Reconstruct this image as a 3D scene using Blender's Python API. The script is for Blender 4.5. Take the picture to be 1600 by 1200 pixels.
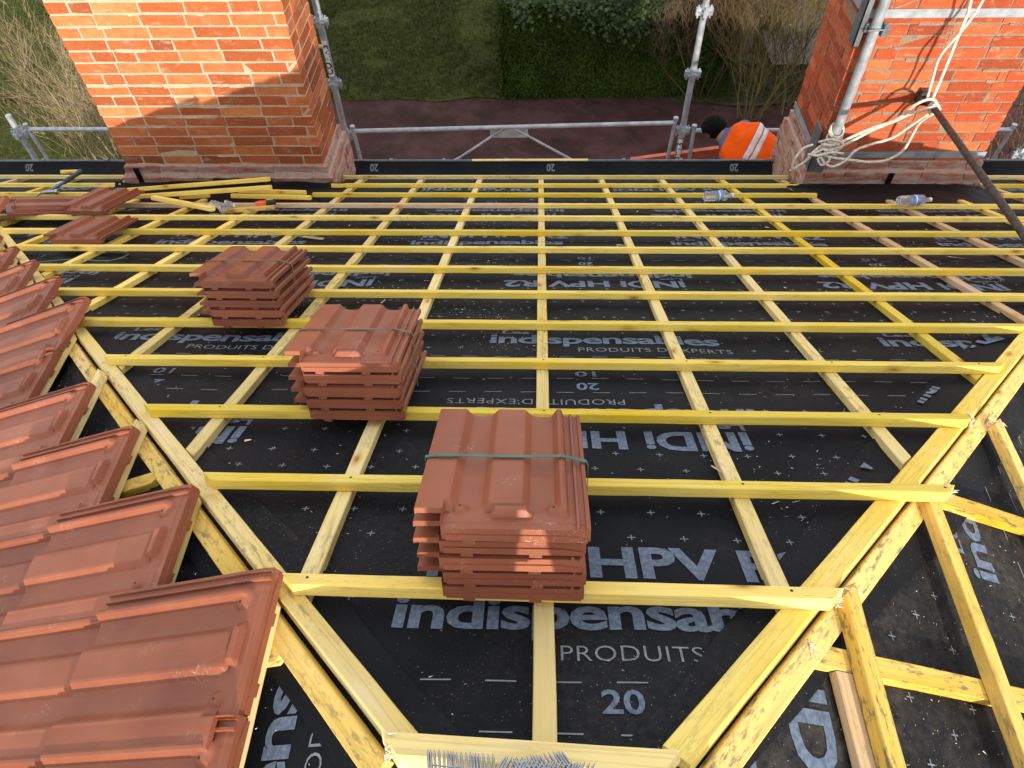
import bpy, bmesh, math, random
from mathutils import Vector, Matrix, noise as mnoise
from math import sin, cos, pi, radians, tan, atan2, sqrt, floor

sc = bpy.context.scene
for o in list(bpy.data.objects): bpy.data.objects.remove(o)

# ---------------------------------------------------------------- camera
AL = 0.450371220; CA, SA, TA = cos(AL), sin(AL), tan(AL)
CR = Vector((0.99934941, 0.02964651, -0.02053889))
CU = Vector((-0.01048958, 0.78378062, 0.6209492))
CF = Vector((-0.03450697, 0.62032977, -0.78358168))
CP = Vector((-0.01958, -0.56007, 1.42743)); FPX = 1109.0
cam = bpy.data.cameras.new('camera'); camo = bpy.data.objects.new('camera', cam)
sc.collection.objects.link(camo); sc.camera = camo
cam.sensor_width = 36.0; cam.lens = 36.0 * FPX / 1600.0
cam.clip_start = 0.05; cam.clip_end = 600
camo.matrix_world = Matrix(((CR.x, CU.x, -CF.x, CP.x), (CR.y, CU.y, -CF.y, CP.y), (CR.z, CU.z, -CF.z, CP.z), (0, 0, 0, 1)))

# ---------------------------------------------------------------- light
SUN = Vector((0.25, -1.0, 0.267)).normalized()          # towards the sun
SUN_STRENGTH, SKY_STRENGTH, EXPOSURE, VEIL = 3.7, 0.15, 0.60, 0.56
w = bpy.data.worlds.new('World'); sc.world = w; w.use_nodes = True
nt = w.node_tree; nt.nodes.clear()
sky = nt.nodes.new('ShaderNodeTexSky'); sky.sky_type = 'NISHITA'; sky.sun_disc = False
sky.sun_elevation = math.asin(SUN.z); sky.sun_rotation = atan2(SUN.x, SUN.y)
sky.air_density = 1.0; sky.dust_density = 1.5
hs = nt.nodes.new('ShaderNodeHueSaturation'); hs.inputs['Saturation'].default_value = 0.33
bg = nt.nodes.new('ShaderNodeBackground'); bg.inputs['Strength'].default_value = SKY_STRENGTH
wo = nt.nodes.new('ShaderNodeOutputWorld')
veil = nt.nodes.new('ShaderNodeMix'); veil.data_type = 'RGBA'; veil.inputs[0].default_value = VEIL      # thin high cloud over the whole sky
veil.inputs[7].default_value = (7.6, 7.6, 7.7, 1)
nt.links.new(sky.outputs[0], hs.inputs['Color']); nt.links.new(hs.outputs[0], veil.inputs[6]); nt.links.new(veil.outputs[2], bg.inputs[0]); nt.links.new(bg.outputs[0], wo.inputs[0])
sl = bpy.data.lights.new('sun', 'SUN'); sl.energy = SUN_STRENGTH; sl.angle = radians(0.53); sl.color = (1.0, 0.90, 0.76)
so = bpy.data.objects.new('sun', sl); sc.collection.objects.link(so)
so.rotation_euler = (-SUN).to_track_quat('-Z', 'Y').to_euler(); so.location = (3, -8, 6)
sc.view_settings.view_transform = 'Standard'; sc.view_settings.look = 'None'
sc.view_settings.exposure = EXPOSURE; sc.view_settings.gamma = 1.0

# ---------------------------------------------------------------- helpers
COL = sc.collection
rng = random.Random(7)

def ray(x, y): return CR * ((x - 800) / FPX) + CU * ((600 - y) / FPX) + CF
def on_y(x, y, Y): d = ray(x, y); return CP + d * ((Y - CP.y) / d.y)
def on_z(x, y, Z): d = ray(x, y); return CP + d * ((Z - CP.z) / d.z)

class Frame:                       # a roof slope: a along the eave, b down the slope, w off the surface
    def __init__(s, O, e, d, n): s.O, s.e, s.d, s.n = Vector(O), Vector(e), Vector(d), Vector(n)
    def P(s, a, b, w=0.0): return s.O + s.e * a + s.d * b + s.n * w
    def M(s, a, b, w=0.0, rot=0.0):
        p = s.P(a, b, w)
        m = Matrix(((s.e.x, s.d.x, s.n.x, p.x), (s.e.y, s.d.y, s.n.y, p.y), (s.e.z, s.d.z, s.n.z, p.z), (0, 0, 0, 1)))
        return m @ Matrix.Rotation(rot, 4, 'Z')
    def at(s, x, y, w=0.0):
        d = ray(x, y); t = (w + (s.O - CP).dot(s.n)) / d.dot(s.n); v = CP + d * t - s.O
        return v.dot(s.e), v.dot(s.d)
HL, HR = 0.555, 0.545
FM = Frame((0, 0, 0), (1, 0, 0), (0, CA, -SA), (0, SA, CA))
FL = Frame((-HL, 0, 0), (0, 1, 0), (-CA, 0, -SA), (-SA, 0, CA))
FR = Frame((HR, 0, 0), (0, -1, 0), (CA, 0, -SA), (SA, 0, CA))

def tag(o, label=None, cat=None, group=None, kind=None):
    if label: o['label'] = label
    if cat: o['category'] = cat
    if group: o['group'] = group
    if kind: o['kind'] = kind
    return o
def link(name, me, mat=None, parent=None, M=None):
    o = bpy.data.objects.new(name, me); COL.objects.link(o)
    if mat is not None and not me.materials:
        for m_ in (mat if isinstance(mat, (list, tuple)) else [mat]): me.materials.append(m_)
    if parent is not None: o.parent = parent
    if M is not None: o.matrix_basis = M
    return o
def empty(name, loc=(0, 0, 0), M=None):
    o = bpy.data.objects.new(name, None); COL.objects.link(o); o.empty_display_size = 0.1
    if M is not None: o.matrix_basis = M
    else: o.location = loc
    return o
def local(parent, v):              # world point into an unparented thing's own space
    return parent.matrix_basis.inverted() @ Vector(v)
class MB:                          # mesh builder
    def __init__(s): s.v, s.f, s.mi, s.c = [], [], [], []
    def add(s, vs, fs, mi=0, c=None):
        n = len(s.v); s.v += [tuple(q) for q in vs]
        for f in fs: s.f.append(tuple(i + n for i in f)); s.mi.append(mi); s.c.append(c if c is not None else 0.5)
    def box(s, p0, p1, M=None, mi=0, c=None, jit=0):
        x0, y0, z0 = p0; x1, y1, z1 = p1
        vs = [Vector((x, y, z)) for z in (z0, z1) for y in (y0, y1) for x in (x0, x1)]
        if jit: vs = [q + Vector((rng.uniform(-jit, jit), rng.uniform(-jit, jit), rng.uniform(-jit, jit))) for q in vs]
        if M is not None: vs = [M @ q for q in vs]
        s.add(vs, [(0, 2, 3, 1), (4, 5, 7, 6), (0, 1, 5, 4), (2, 6, 7, 3), (0, 4, 6, 2), (1, 3, 7, 5)], mi, c)
    def tube(s, pts, r, n=8, caps=True, mi=0, c=None):
        pts = [Vector(p) for p in pts]; rs = r if isinstance(r, (list, tuple)) else [r] * len(pts)
        t0 = (pts[1] - pts[0]).normalized(); up = Vector((0, 0, 1)) if abs(t0.z) < .9 else Vector((1, 0, 0))
        x = t0.cross(up).normalized(); vs = []
        for i, p in enumerate(pts):
            t = (pts[min(i + 1, len(pts) - 1)] - pts[max(i - 1, 0)]).normalized()
            x = (x - t * x.dot(t)).normalized(); y = t.cross(x)
            for k in range(n):
                a = 2 * pi * k / n; vs.append(p + (x * cos(a) + y * sin(a)) * rs[i])
        fs = []
        for i in range(len(pts) - 1):
            for k in range(n):
                a, b = i * n + k, i * n + (k + 1) % n; fs.append((a, b, b + n, a + n))
        if caps: fs.append(tuple(range(n - 1, -1, -1))); fs.append(tuple((len(pts) - 1) * n + k for k in range(n)))
        s.add(vs, fs, mi, c)
    def mesh(s, name, smooth=False, angle=40):
        me = bpy.data.meshes.new(name); me.from_pydata(s.v, [], s.f); me.update()
        if any(m for m in s.mi): me.polygons.foreach_set('material_index', s.mi)
        at = me.attributes.new('tone', 'FLOAT', 'FACE'); at.data.foreach_set('value', s.c)
        if smooth:
            me.polygons.foreach_set('use_smooth', [True] * len(me.polygons))
            if angle < 180: me.set_sharp_from_angle(angle=radians(angle))
        return me
    def build(s, name, mat, parent=None, M=None, smooth=False, angle=40):
        me = s.mesh(name, smooth, angle)
        return link(name, me, mat, parent, M)
def spline(pts, n=8):
    pts = [Vector(p) for p in pts]; P = [pts[0] * 2 - pts[1]] + pts + [pts[-1] * 2 - pts[-2]]; out = []
    for i in range(1, len(P) - 2):
        for k in range(n):
            t = k / n; a, b, c, d = P[i - 1], P[i], P[i + 1], P[i + 2]
            out.append(0.5 * ((2 * b) + (c - a) * t + (2 * a - 5 * b + 4 * c - d) * t * t + (3 * b - a - 3 * c + d) * t ** 3))
    out.append(pts[-1]); return out

# ---------------------------------------------------------------- materials
def N(nt, typ, **kw):
    n = nt.nodes.new(typ)
    for k, v in kw.items():
        if k.startswith('i_'): n.inputs[k[2:].replace('_', ' ')].default_value = v
        else: setattr(n, k, v)
    return n
def newmat(name):
    m = bpy.data.materials.new(name); m.use_nodes = True; nt = m.node_tree
    b = nt.nodes['Principled BSDF']; return m, nt, b, nt.links.new
def rgba(c): return (c[0], c[1], c[2], 1)
def ramp(nt, L, src, stops):
    r = N(nt, 'ShaderNodeValToRGB'); L(src, r.inputs[0]); e = r.color_ramp.elements
    while len(e) < len(stops): e.new(0.5)
    for i, (p, c) in enumerate(stops): e[i].position = p; e[i].color = rgba(c) if not isinstance(c, (int, float)) else (c, c, c, 1)
    return r.outputs[0]
def mix(nt, L, fac, a, b, mode='MIX'):
    m = N(nt, 'ShaderNodeMix', data_type='RGBA', blend_type=mode)
    for s_, v in ((m.inputs[0], fac), (m.inputs[6], a), (m.inputs[7], b)):
        if isinstance(v, bpy.types.NodeSocket): L(v, s_)
        elif isinstance(v, (int, float)): s_.default_value = v
        else: s_.default_value = rgba(v)
    return m.outputs[2]
def coords(nt, L, scale=(1, 1, 1), rand=0.0, kind='Object'):
    tc = N(nt, 'ShaderNodeTexCoord'); mp = N(nt, 'ShaderNodeMapping'); mp.inputs['Scale'].default_value = scale
    src = tc.outputs[kind]
    if rand:
        oi = N(nt, 'ShaderNodeObjectInfo'); mm = N(nt, 'ShaderNodeMath', operation='MULTIPLY'); mm.inputs[1].default_value = rand
        L(oi.outputs['Random'], mm.inputs[0]); va = N(nt, 'ShaderNodeVectorMath', operation='ADD')
        L(src, va.inputs[0]); L(mm.outputs[0], va.inputs[1]); src = va.outputs[0]
    L(src, mp.inputs[0]); return mp.outputs[0]
def noise(nt, L, vec, scale, detail=4, rough=.55, out=0, dist=0):
    n = N(nt, 'ShaderNodeTexNoise'); n.inputs['Scale'].default_value = scale; n.inputs['Detail'].default_value = detail
    n.inputs['Roughness'].default_value = rough; n.inputs['Distortion'].default_value = dist
    L(vec, n.inputs['Vector']); return n.outputs[out]
def bump(nt, L, b, h, strength=.3, dist=.002):
    n = N(nt, 'ShaderNodeBump'); n.inputs['Strength'].default_value = strength; n.inputs['Distance'].default_value = dist
    L(h, n.inputs['Height']); L(n.outputs[0], b.inputs['Normal'])

def simple(name, c, rough=.6, metal=0, var=.15, scale=8, bmp=.15, spec=.5, rand=0.):
    m, nt, b, L = newmat(name); v = coords(nt, L, rand=rand)
    f = noise(nt, L, v, scale, 5)
    col = mix(nt, L, ramp(nt, L, f, [(.35, 0.), (.65, 1.)]), [q * (1 - var) for q in c], [min(1, q * (1 + var)) for q in c])
    L(col, b.inputs['Base Color']); b.inputs['Roughness'].default_value = rough; b.inputs['Metallic'].default_value = metal
    b.inputs['Specular IOR Level'].default_value = spec
    if bmp: bump(nt, L, b, noise(nt, L, v, scale * 12, 3), bmp, .002)
    return m

def wood(name, c0, c1, deep, mould=.5, wscale=1.0, satpatch=.6):
    m, nt, b, L = newmat(name)
    v0 = coords(nt, L, (1, 1, 1), 37.0)
    vg = coords(nt, L, (1.6, 45, 45), 37.0); vb = coords(nt, L, (3, 10, 10), 37.0); vl = coords(nt, L, (1.3, 5, 5), 61.0)
    g = noise(nt, L, vg, 1.6, 6, .65, dist=.4)
    col = mix(nt, L, ramp(nt, L, g, [(.3, 0.), (.72, 1.)]), c0, c1)
    p = noise(nt, L, vl, 1.5, 3, .5)                                        # patches where the yellow treatment soaked in
    pf = ramp(nt, L, p, [(.5, 0.), (.68, satpatch)]); col = mix(nt, L, pf, col, deep)
    p2 = noise(nt, L, vl, 2.3, 3, .5); col = mix(nt, L, ramp(nt, L, p2, [(.6, 0.), (.75, .45)]), col, [min(.95, c1[0] * 1.1), c1[1] * 1.08, c1[2] * 2.0])
    ring = noise(nt, L, vg, .7, 2, .5); rl = ramp(nt, L, ring, [(.47, 0.), (.5, .28), (.53, 0.)])
    col = mix(nt, L, rl, col, (.36, .22, .05))
    vor = N(nt, 'ShaderNodeTexVoronoi', feature='F1'); vor.inputs['Scale'].default_value = 1.0
    vk = coords(nt, L, (4.6, 12, 12), 53.0); L(vk, vor.inputs['Vector'])
    kf = ramp(nt, L, vor.outputs['Distance'], [(.06, .85), (.12, .55), (.24, 0.)])
    kc = ramp(nt, L, vor.outputs['Distance'], [(.03, (.20, .10, .02)), (.09, (.50, .26, .03)), (.20, (.72, .42, .02))])
    col = mix(nt, L, kf, col, kc)
    ms = noise(nt, L, vb, 7.0, 8, .75); big = noise(nt, L, vl, 1.1, 2, .5)
    mm = N(nt, 'ShaderNodeMath', operation='MULTIPLY'); L(ramp(nt, L, ms, [(.52, 0.), (.60, 1.)]), mm.inputs[0]); L(ramp(nt, L, big, [(.45, .05), (.62, 1.)] if mould < .9 else [(.32, .25), (.52, 1.)]), mm.inputs[1])
    m2 = N(nt, 'ShaderNodeMath', operation='MULTIPLY'); L(mm.outputs[0], m2.inputs[0]); m2.inputs[1].default_value = mould
    col = mix(nt, L, m2.outputs[0], col, (.25, .205, .095))
    cr = noise(nt, L, coords(nt, L, (1.2, 60, 60), 91.0), 1.3, 4, .6, dist=.8)  # hairline cracks along the grain
    cf = ramp(nt, L, cr, [(.492, 0.), (.5, .55), (.508, 0.)]); mc = N(nt, 'ShaderNodeMath', operation='MULTIPLY')
    L(cf, mc.inputs[0]); L(ramp(nt, L, noise(nt, L, vl, 3.1, 2), [(.5, 0.), (.6, 1.)]), mc.inputs[1])
    col = mix(nt, L, mc.outputs[0], col, (.15, .10, .03))
    oi = N(nt, 'ShaderNodeObjectInfo'); hsv = N(nt, 'ShaderNodeHueSaturation')
    mr = N(nt, 'ShaderNodeMapRange'); L(oi.outputs['Random'], mr.inputs[0]); mr.inputs[3].default_value = .80; mr.inputs[4].default_value = 1.08
    L(mr.outputs[0], hsv.inputs['Value']); mr2 = N(nt, 'ShaderNodeMapRange'); L(oi.outputs['Random'], mr2.inputs[0]); mr2.inputs[3].default_value = 1.06; mr2.inputs[4].default_value = .9
    L(mr2.outputs[0], hsv.inputs['Saturation']); L(col, hsv.inputs['Color'])
    L(hsv.outputs[0], b.inputs['Base Color']); b.inputs['Roughness'].default_value = .72; b.inputs['Specular IOR Level'].default_value = .15
    bump(nt, L, b, g, .35, .0015); return m

M_WOOD = wood('yellow_wood', (.88, .645, .105), (.95, .75, .19), (.88, .56, .015), .28)
M_WOODP = wood('pale_yellow_wood', (.78, .61, .24), (.87, .71, .34), (.84, .61, .12), .65)
M_WOODC = wood('clean_pale_wood', (.80, .62, .20), (.90, .73, .29), (.84, .61, .10), .08, satpatch=.3)
M_WOODO = wood('ochre_wood', (.72, .47, .085), (.82, .58, .16), (.72, .41, .018), 1.0, satpatch=.8)
M_WOODB = wood('bare_pine', (.62, .42, .23), (.74, .54, .33), (.70, .46, .22), .4, satpatch=.3)
M_SPLINT = simple('fresh_splinters', (.80, .66, .50), .8, var=.12, scale=60, bmp=.6)

def tile_mat():
    m, nt, b, L = newmat('terracotta'); v = coords(nt, L, rand=23.0)
    f = noise(nt, L, v, 5, 4); col = mix(nt, L, ramp(nt, L, f, [(.3, 0.), (.7, 1.)]), (.228, .072, .040), (.325, .108, .056))
    f2 = noise(nt, L, coords(nt, L, (30, 4, 30), 11.0), 2.2, 3); col = mix(nt, L, ramp(nt, L, f2, [(.45, 0.), (.8, .35)]), col, (.26, .115, .085))
    sp = noise(nt, L, v, 420, 2); col = mix(nt, L, ramp(nt, L, sp, [(.66, 0.), (.74, .45)]), col, (.17, .06, .04))
    # pale scuffs
    sc1 = noise(nt, L, coords(nt, L, (14, 26, 10), 77.0), 2.0, 3, .5, dist=2.5)
    scf = N(nt, 'ShaderNodeMath', operation='MULTIPLY'); L(ramp(nt, L, sc1, [(.494, 0.), (.5, .9), (.506, 0.)]), scf.inputs[0])
    L(ramp(nt, L, noise(nt, L, coords(nt, L, (1, 1, 1), 19.0), 7.5, 2), [(.60, 0.), (.64, 1.)]), scf.inputs[1])
    col = mix(nt, L, scf.outputs[0], col, (.72, .48, .40))
    oi = N(nt, 'ShaderNodeObjectInfo'); hsv = N(nt, 'ShaderNodeHueSaturation'); mr = N(nt, 'ShaderNodeMapRange')
    L(oi.outputs['Random'], mr.inputs[0]); mr.inputs[3].default_value = .80; mr.inputs[4].default_value = 1.14
    L(mr.outputs[0], hsv.inputs['Value']); L(col, hsv.inputs['Color']); L(hsv.outputs[0], b.inputs['Base Color'])
    b.inputs['Roughness'].default_value = .40; b.inputs['Specular IOR Level'].default_value = .26
    bump(nt, L, b, noise(nt, L, v, 260, 3), .12, .0008); return m
M_TILE = tile_mat()

def membrane_mat(dust=.25):
    m, nt, b, L = newmat('black_underlay'); v = coords(nt, L)
    f = noise(nt, L, v, 3.0, 6, .6)
    col = mix(nt, L, ramp(nt, L, f, [(.3, 0.), (.7, 1.)]), (.0062, .0075, .0105), (.0125, .0148, .019))
    d = noise(nt, L, v, 2.2, 5, .65); d2 = noise(nt, L, v, 45, 5, .7)
    dm = N(nt, 'ShaderNodeMath', operation='MULTIPLY'); L(ramp(nt, L, d, [(.5 - dust * .15, 0.), (.72, 1.)]), dm.inputs[0]); L(ramp(nt, L, d2, [(.42 - dust * .12, 0.), (.75, dust * .8)]), dm.inputs[1])
    col = mix(nt, L, dm.outputs[0], col, (.16, .135, .11))
    sp = noise(nt, L, v, 240, 2, .5); big = noise(nt, L, v, 1.7, 3)
    sm = N(nt, 'ShaderNodeMath', operation='MULTIPLY'); L(ramp(nt, L, sp, [(.70, 0.), (.74, .8)]), sm.inputs[0]); L(ramp(nt, L, big, [(.4, .1), (.65, 1.)]), sm.inputs[1])
    col = mix(nt, L, sm.outputs[0], col, (.40, .34, .26))
    L(col, b.inputs['Base Color']); b.inputs['Roughness'].default_value = .62; b.inputs['Specular IOR Level'].default_value = .10
    ck = N(nt, 'ShaderNodeTexVoronoi'); ck.inputs['Scale'].default_value = 320; L(v, ck.inputs['Vector'])
    ad = N(nt, 'ShaderNodeMath', operation='ADD'); L(ck.outputs['Distance'], ad.inputs[0])
    m3 = N(nt, 'ShaderNodeMath', operation='MULTIPLY'); L(noise(nt, L, v, 9, 5, .6), m3.inputs[0]); m3.inputs[1].default_value = 6.0
    L(m3.outputs[0], ad.inputs[1]); bump(nt, L, b, ad.outputs[0], .35, .0012); return m
M_MEMB = membrane_mat(.25); M_MEMBD = membrane_mat(.9)
M_PRINT = simple('grey_blue_print', (.125, .165, .235), .6, var=.3, scale=90, bmp=.3, spec=.3)
M_PRINT2 = simple('pale_print', (.20, .22, .245), .7, var=.2, scale=60, bmp=.2, spec=.2)
M_GALV = simple('galvanised_steel', (.36, .40, .44), .45, .35, var=.22, scale=14, bmp=.1)
M_ZINC = simple('dark_zinc', (.15, .165, .18), .5, .3, var=.2, scale=10, bmp=.1)
M_STRAP = simple('green_strap', (.05, .16, .13), .4, var=.2, scale=20, bmp=0)
M_STRAPG = simple('grey_strap', (.16, .13, .10), .5, var=.2, scale=20, bmp=0)
M_ROPE = simple('white_rope', (.62, .57, .48), .75, var=.3, scale=60, bmp=.5)
M_RUST = simple('rusty_iron', (.075, .058, .05), .7, .3, var=.5, scale=40, bmp=.6)
M_ORANGEW = simple('orange_board', (.50, .11, .05), .6, var=.2, scale=10)
M_WHITE = simple('white_sticker', (.75, .76, .78), .5, var=.06, scale=20, bmp=0)
M_BLACKINK = simple('black_ink', (.01, .01, .012), .5, var=.1, bmp=0)
M_STEEL = simple('nail_steel', (.36, .37, .39), .3, .9, var=.25, scale=60, bmp=0)

def brick_mat(name, c_lo, c_hi, dark, stain=.35, smear=None):
    m, nt, b, L = newmat(name); v = coords(nt, L)
    at = N(nt, 'ShaderNodeAttribute', attribute_name='tone')
    col = ramp(nt, L, at.outputs['Fac'], [(.0, dark), (.10, [q * .8 for q in c_lo]), (.35, c_lo), (.75, c_hi), (1., [min(1, c_hi[0] * 1.1), c_hi[1] * 1.35, c_hi[2] * 1.4])])
    f = noise(nt, L, v, 22, 6, .7); col = mix(nt, L, ramp(nt, L, f, [(.42, 0.), (.75, .55)]), col, [q * .55 for q in c_lo])
    g = noise(nt, L, v, 95, 4, .7); col = mix(nt, L, ramp(nt, L, g, [(.6, 0.), (.7, .55)]), col, (.62, .40, .26))
    s = noise(nt, L, v, 1.7, 5, .6); col = mix(nt, L, ramp(nt, L, s, [(.52, 0.), (.72, stain)]), col, (.07, .035, .025))
    ef = noise(nt, L, coords(nt, L, (2, 2, 5)), 3.4, 8, .75); col = mix(nt, L, ramp(nt, L, ef, [(.55, 0.), (.66, .38)]), col, (.55, .40, .28))
    if smear:
        q = noise(nt, L, coords(nt, L, (3, 3, 9)), 2.4, 7, .72); col = mix(nt, L, ramp(nt, L, q, [(.40, 0.), (.60, smear)]), col, (.50, .37, .30))
    L(col, b.inputs['Base Color']); b.inputs['Roughness'].default_value = .88; b.inputs['Specular IOR Level'].default_value = .2
    bump(nt, L, b, noise(nt, L, v, 60, 6, .7), .7, .004); return m
def mortar_mat(name, c, speck):
    m, nt, b, L = newmat(name); v = coords(nt, L)
    f = noise(nt, L, v, 30, 6, .7); col = mix(nt, L, ramp(nt, L, f, [(.35, 0.), (.65, 1.)]), [q * .75 for q in c], c)
    g = noise(nt, L, v, 110, 4, .7); col = mix(nt, L, ramp(nt, L, g, [(.52, 0.), (.60, speck)]), col, (.12, .085, .06))
    L(col, b.inputs['Base Color']); b.inputs['Roughness'].default_value = .95; bump(nt, L, b, g, .8, .005); return m
M_BRICK = brick_mat('orange_brick', (.41, .104, .035), (.56, .168, .060), (.21, .065, .038), .45)
M_BRICK2 = brick_mat('red_brick', (.43, .078, .027), (.56, .118, .042), (.18, .05, .03), .35)
M_BRICKS = brick_mat('smeared_brick', (.36, .12, .08), (.46, .17, .11), (.22, .08, .06), .2, .8)
M_MORT = mortar_mat('cream_mortar', (.58, .465, .325), .3)
M_MORT2 = mortar_mat('grey_mortar', (.30, .235, .17), .85)

def leafy(name, c0, c1, rough=.6, trans=.0):
    m, nt, b, L = newmat(name); at = N(nt, 'ShaderNodeAttribute', attribute_name='tone')
    col = ramp(nt, L, at.outputs['Fac'], [(0, c0), (1, c1)]); v = coords(nt, L)
    f = noise(nt, L, v, .8, 3); col = mix(nt, L, ramp(nt, L, f, [(.35, 0.), (.7, .45)]), col, [q * 1.5 for q in c1])
    L(col, b.inputs['Base Color']); b.inputs['Roughness'].default_value = rough; b.inputs['Specular IOR Level'].default_value = .12; return m
M_HEDGE = leafy('hedge_leaf', (.014, .028, .003), (.038, .064, .008))
M_IVY = leafy('ivy_leaf', (.018, .034, .012), (.055, .085, .034), .5)
M_GRASS = leafy('grass_blade', (.030, .042, .010), (.075, .088, .024), .8)
M_LICHEN = leafy('young_leaf', (.05, .055, .012), (.13, .14, .03))
def bark(name, c0, c1):
    m, nt, b, L = newmat(name); v = coords(nt, L); at = N(nt, 'ShaderNodeAttribute', attribute_name='tone')
    col = ramp(nt, L, at.outputs['Fac'], [(0, c0), (1, c1)])
    f = noise(nt, L, v, 6, 4); col = mix(nt, L, ramp(nt, L, f, [(.4, 0.), (.7, .4)]), col, [q * .5 for q in c0])
    L(col, b.inputs['Base Color']); b.inputs['Roughness'].default_value = .85; b.inputs['Specular IOR Level'].default_value = .08; return m
M_TWIG = bark('tan_twig', (.12, .085, .05), (.46, .36, .23))
M_TWIGR = bark('reddish_twig', (.085, .050, .038), (.19, .12, .085))
M_TWIGY = bark('lichen_twig', (.085, .065, .032), (.20, .165, .065))
M_TRUNK = bark('grey_trunk', (.13, .105, .075), (.22, .185, .13))

# ================================================================ STRUCTURE
GZ = -8.0
def ground_mat():
    m, nt, b, L = newmat('red_asphalt'); v = coords(nt, L)
    f = noise(nt, L, v, .9, 8, .68); col = mix(nt, L, ramp(nt, L, f, [(.42, 0.), (.60, 1.)]), (.050, .024, .024), (.088, .044, .043))
    g = noise(nt, L, v, 40, 4, .7); col = mix(nt, L, ramp(nt, L, g, [(.45, 0.), (.75, .5)]), col, (.11, .065, .06))
    h = noise(nt, L, v, 1.3, 6, .7); col = mix(nt, L, ramp(nt, L, h, [(.50, 0.), (.66, .7)]), col, (.026, .024, .014))
    k = noise(nt, L, v, 60, 2, .5); col = mix(nt, L, ramp(nt, L, k, [(.73, 0.), (.76, .6)]), col, (.25, .2, .16))
    L(col, b.inputs['Base Color']); b.inputs['Roughness'].default_value = .9; b.inputs['Specular IOR Level'].default_value = .04; bump(nt, L, b, g, .4, .01); return m
def lawn_mat():
    m, nt, b, L = newmat('lawn'); v = coords(nt, L)
    f = noise(nt, L, v, 1.1, 7, .7); col = mix(nt, L, ramp(nt, L, f, [(.35, 0.), (.65, 1.)]), (.024, .034, .008), (.056, .070, .018))
    g = noise(nt, L, v, 9, 8, .8); col = mix(nt, L, ramp(nt, L, g, [(.44, 0.), (.6, .85)]), col, (.090, .092, .032)); g2 = noise(nt, L, v, 13, 8, .8); col = mix(nt, L, ramp(nt, L, g2, [(.52, 0.), (.62, .7)]), col, (.012, .017, .005))
    h = noise(nt, L, v, .35, 4, .6); col = mix(nt, L, ramp(nt, L, h, [(.52, 0.), (.68, .7)]), col, (.045, .036, .022))
    L(col, b.inputs['Base Color']); b.inputs['Roughness'].default_value = .95; b.inputs['Specular IOR Level'].default_value = .03; bump(nt, L, b, g, .9, .03); return m
def grid(name, x0, x1, y0, y1, nx, ny, fz, mat, kind='structure', fx=None):
    mb = MB(); vs = []
    for j in range(ny + 1):
        for i in range(nx + 1):
            x = x0 + (x1 - x0) * i / nx; y = y0 + (y1 - y0) * j / ny
            if fx: x, y = fx(x, y)
            vs.append((x, y, fz(x, y)))
    mb.add(vs, [(j * (nx + 1) + i, j * (nx + 1) + i + 1, (j + 1) * (nx + 1) + i + 1, (j + 1) * (nx + 1) + i) for j in range(ny) for i in range(nx)])
    o = mb.build(name, mat, smooth=True, angle=180); o['kind'] = kind; return o
grid('ground', -160, 160, -140, 180, 2, 2, lambda x, y: GZ, ground_mat())
LAWN = lawn_mat()
grid('lawn', -60, -0.6, 15.9, 90, 60, 60, lambda x, y: GZ + .012 + .03 * abs(mnoise.noise(Vector((x * .5, y * .5, 0)))), LAWN,
     fx=lambda x, y: (x, y + (.25 * mnoise.noise(Vector((x * .9, 3, 0))) if y < 16 else 0)))
grid('lawn', -60, -6.2, 5.0, 15.7, 40, 20, lambda x, y: GZ + .035 + .04 * mnoise.noise(Vector((x * .5, y * .5, 0))), LAWN,
     fx=lambda x, y: (x + (.5 * mnoise.noise(Vector((1, y * .6, 0))) if x > -6.5 else 0), y))
grid('verge', 3.2, 30, 15.6, 90, 40, 40, lambda x, y: GZ + .03 + .05 * mnoise.noise(Vector((x * .5, y * .5, 4))), simple('verge_soil', (.040, .034, .020), .95, var=.5, scale=2.5, bmp=.8),
     fx=lambda x, y: (x + (.3 * mnoise.noise(Vector((1, y * .9, 0))) if x < 4 else 0), y + (.3 * mnoise.noise(Vector((x * .9, 3, 2))) if y < 16 else 0)))
grid('driveway', 5.9, 9.4, 17.4, 60, 10, 30, lambda x, y: GZ + .09, simple('pale_drive', (.13, .105, .098), .9, var=.15, scale=1.5, bmp=.4),
     fx=lambda x, y: (x + (y - 17) * .04 + .15 * mnoise.noise(Vector((x, y * .7, 9))), y))

def wave(a, b, s=0):
    return .0072 * mnoise.noise(Vector((a * 2.1 + s, b * 2.6, s))) + .0022 * mnoise.noise(Vector((a * 7 + s, b * 7.5, s + 4)))
WM = -0.030
def b_apex(): return -0.611
def underlay(name, F, amin, amax, b0, b1, n, m, s, mat, parent):
    mb = MB(); vs = []
    for j in range(m + 1):
        b = b0 + (b1 - b0) * j / m; a0, a1 = amin(b), amax(b)
        for i in range(n + 1):
            a = a0 + (a1 - a0) * i / n; vs.append(F.P(a, b, WM + wave(a, b, s)))
    mb.add(vs, [(j * (n + 1) + i, j * (n + 1) + i + 1, (j + 1) * (n + 1) + i + 1, (j + 1) * (n + 1) + i) for j in range(m) for i in range(n)])
    return mb.build(name, mat, parent, smooth=True, angle=180)
EAVE = 5.28
house = tag(empty('house', (0, 0, GZ)), 'house under re-roofing with black membrane over its hipped slopes', 'house')
H = Matrix.Translation((0, 0, -GZ))
def hp(o): o.matrix_basis = H @ o.matrix_basis; return o
hp(tag(underlay('roof_underlay', FM, lambda b: -(b * CA + HL), lambda b: b * CA + HR, b_apex(), EAVE, 220, 130, 0, M_MEMB, house), 'black printed membrane on the slope facing the eave'))
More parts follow.
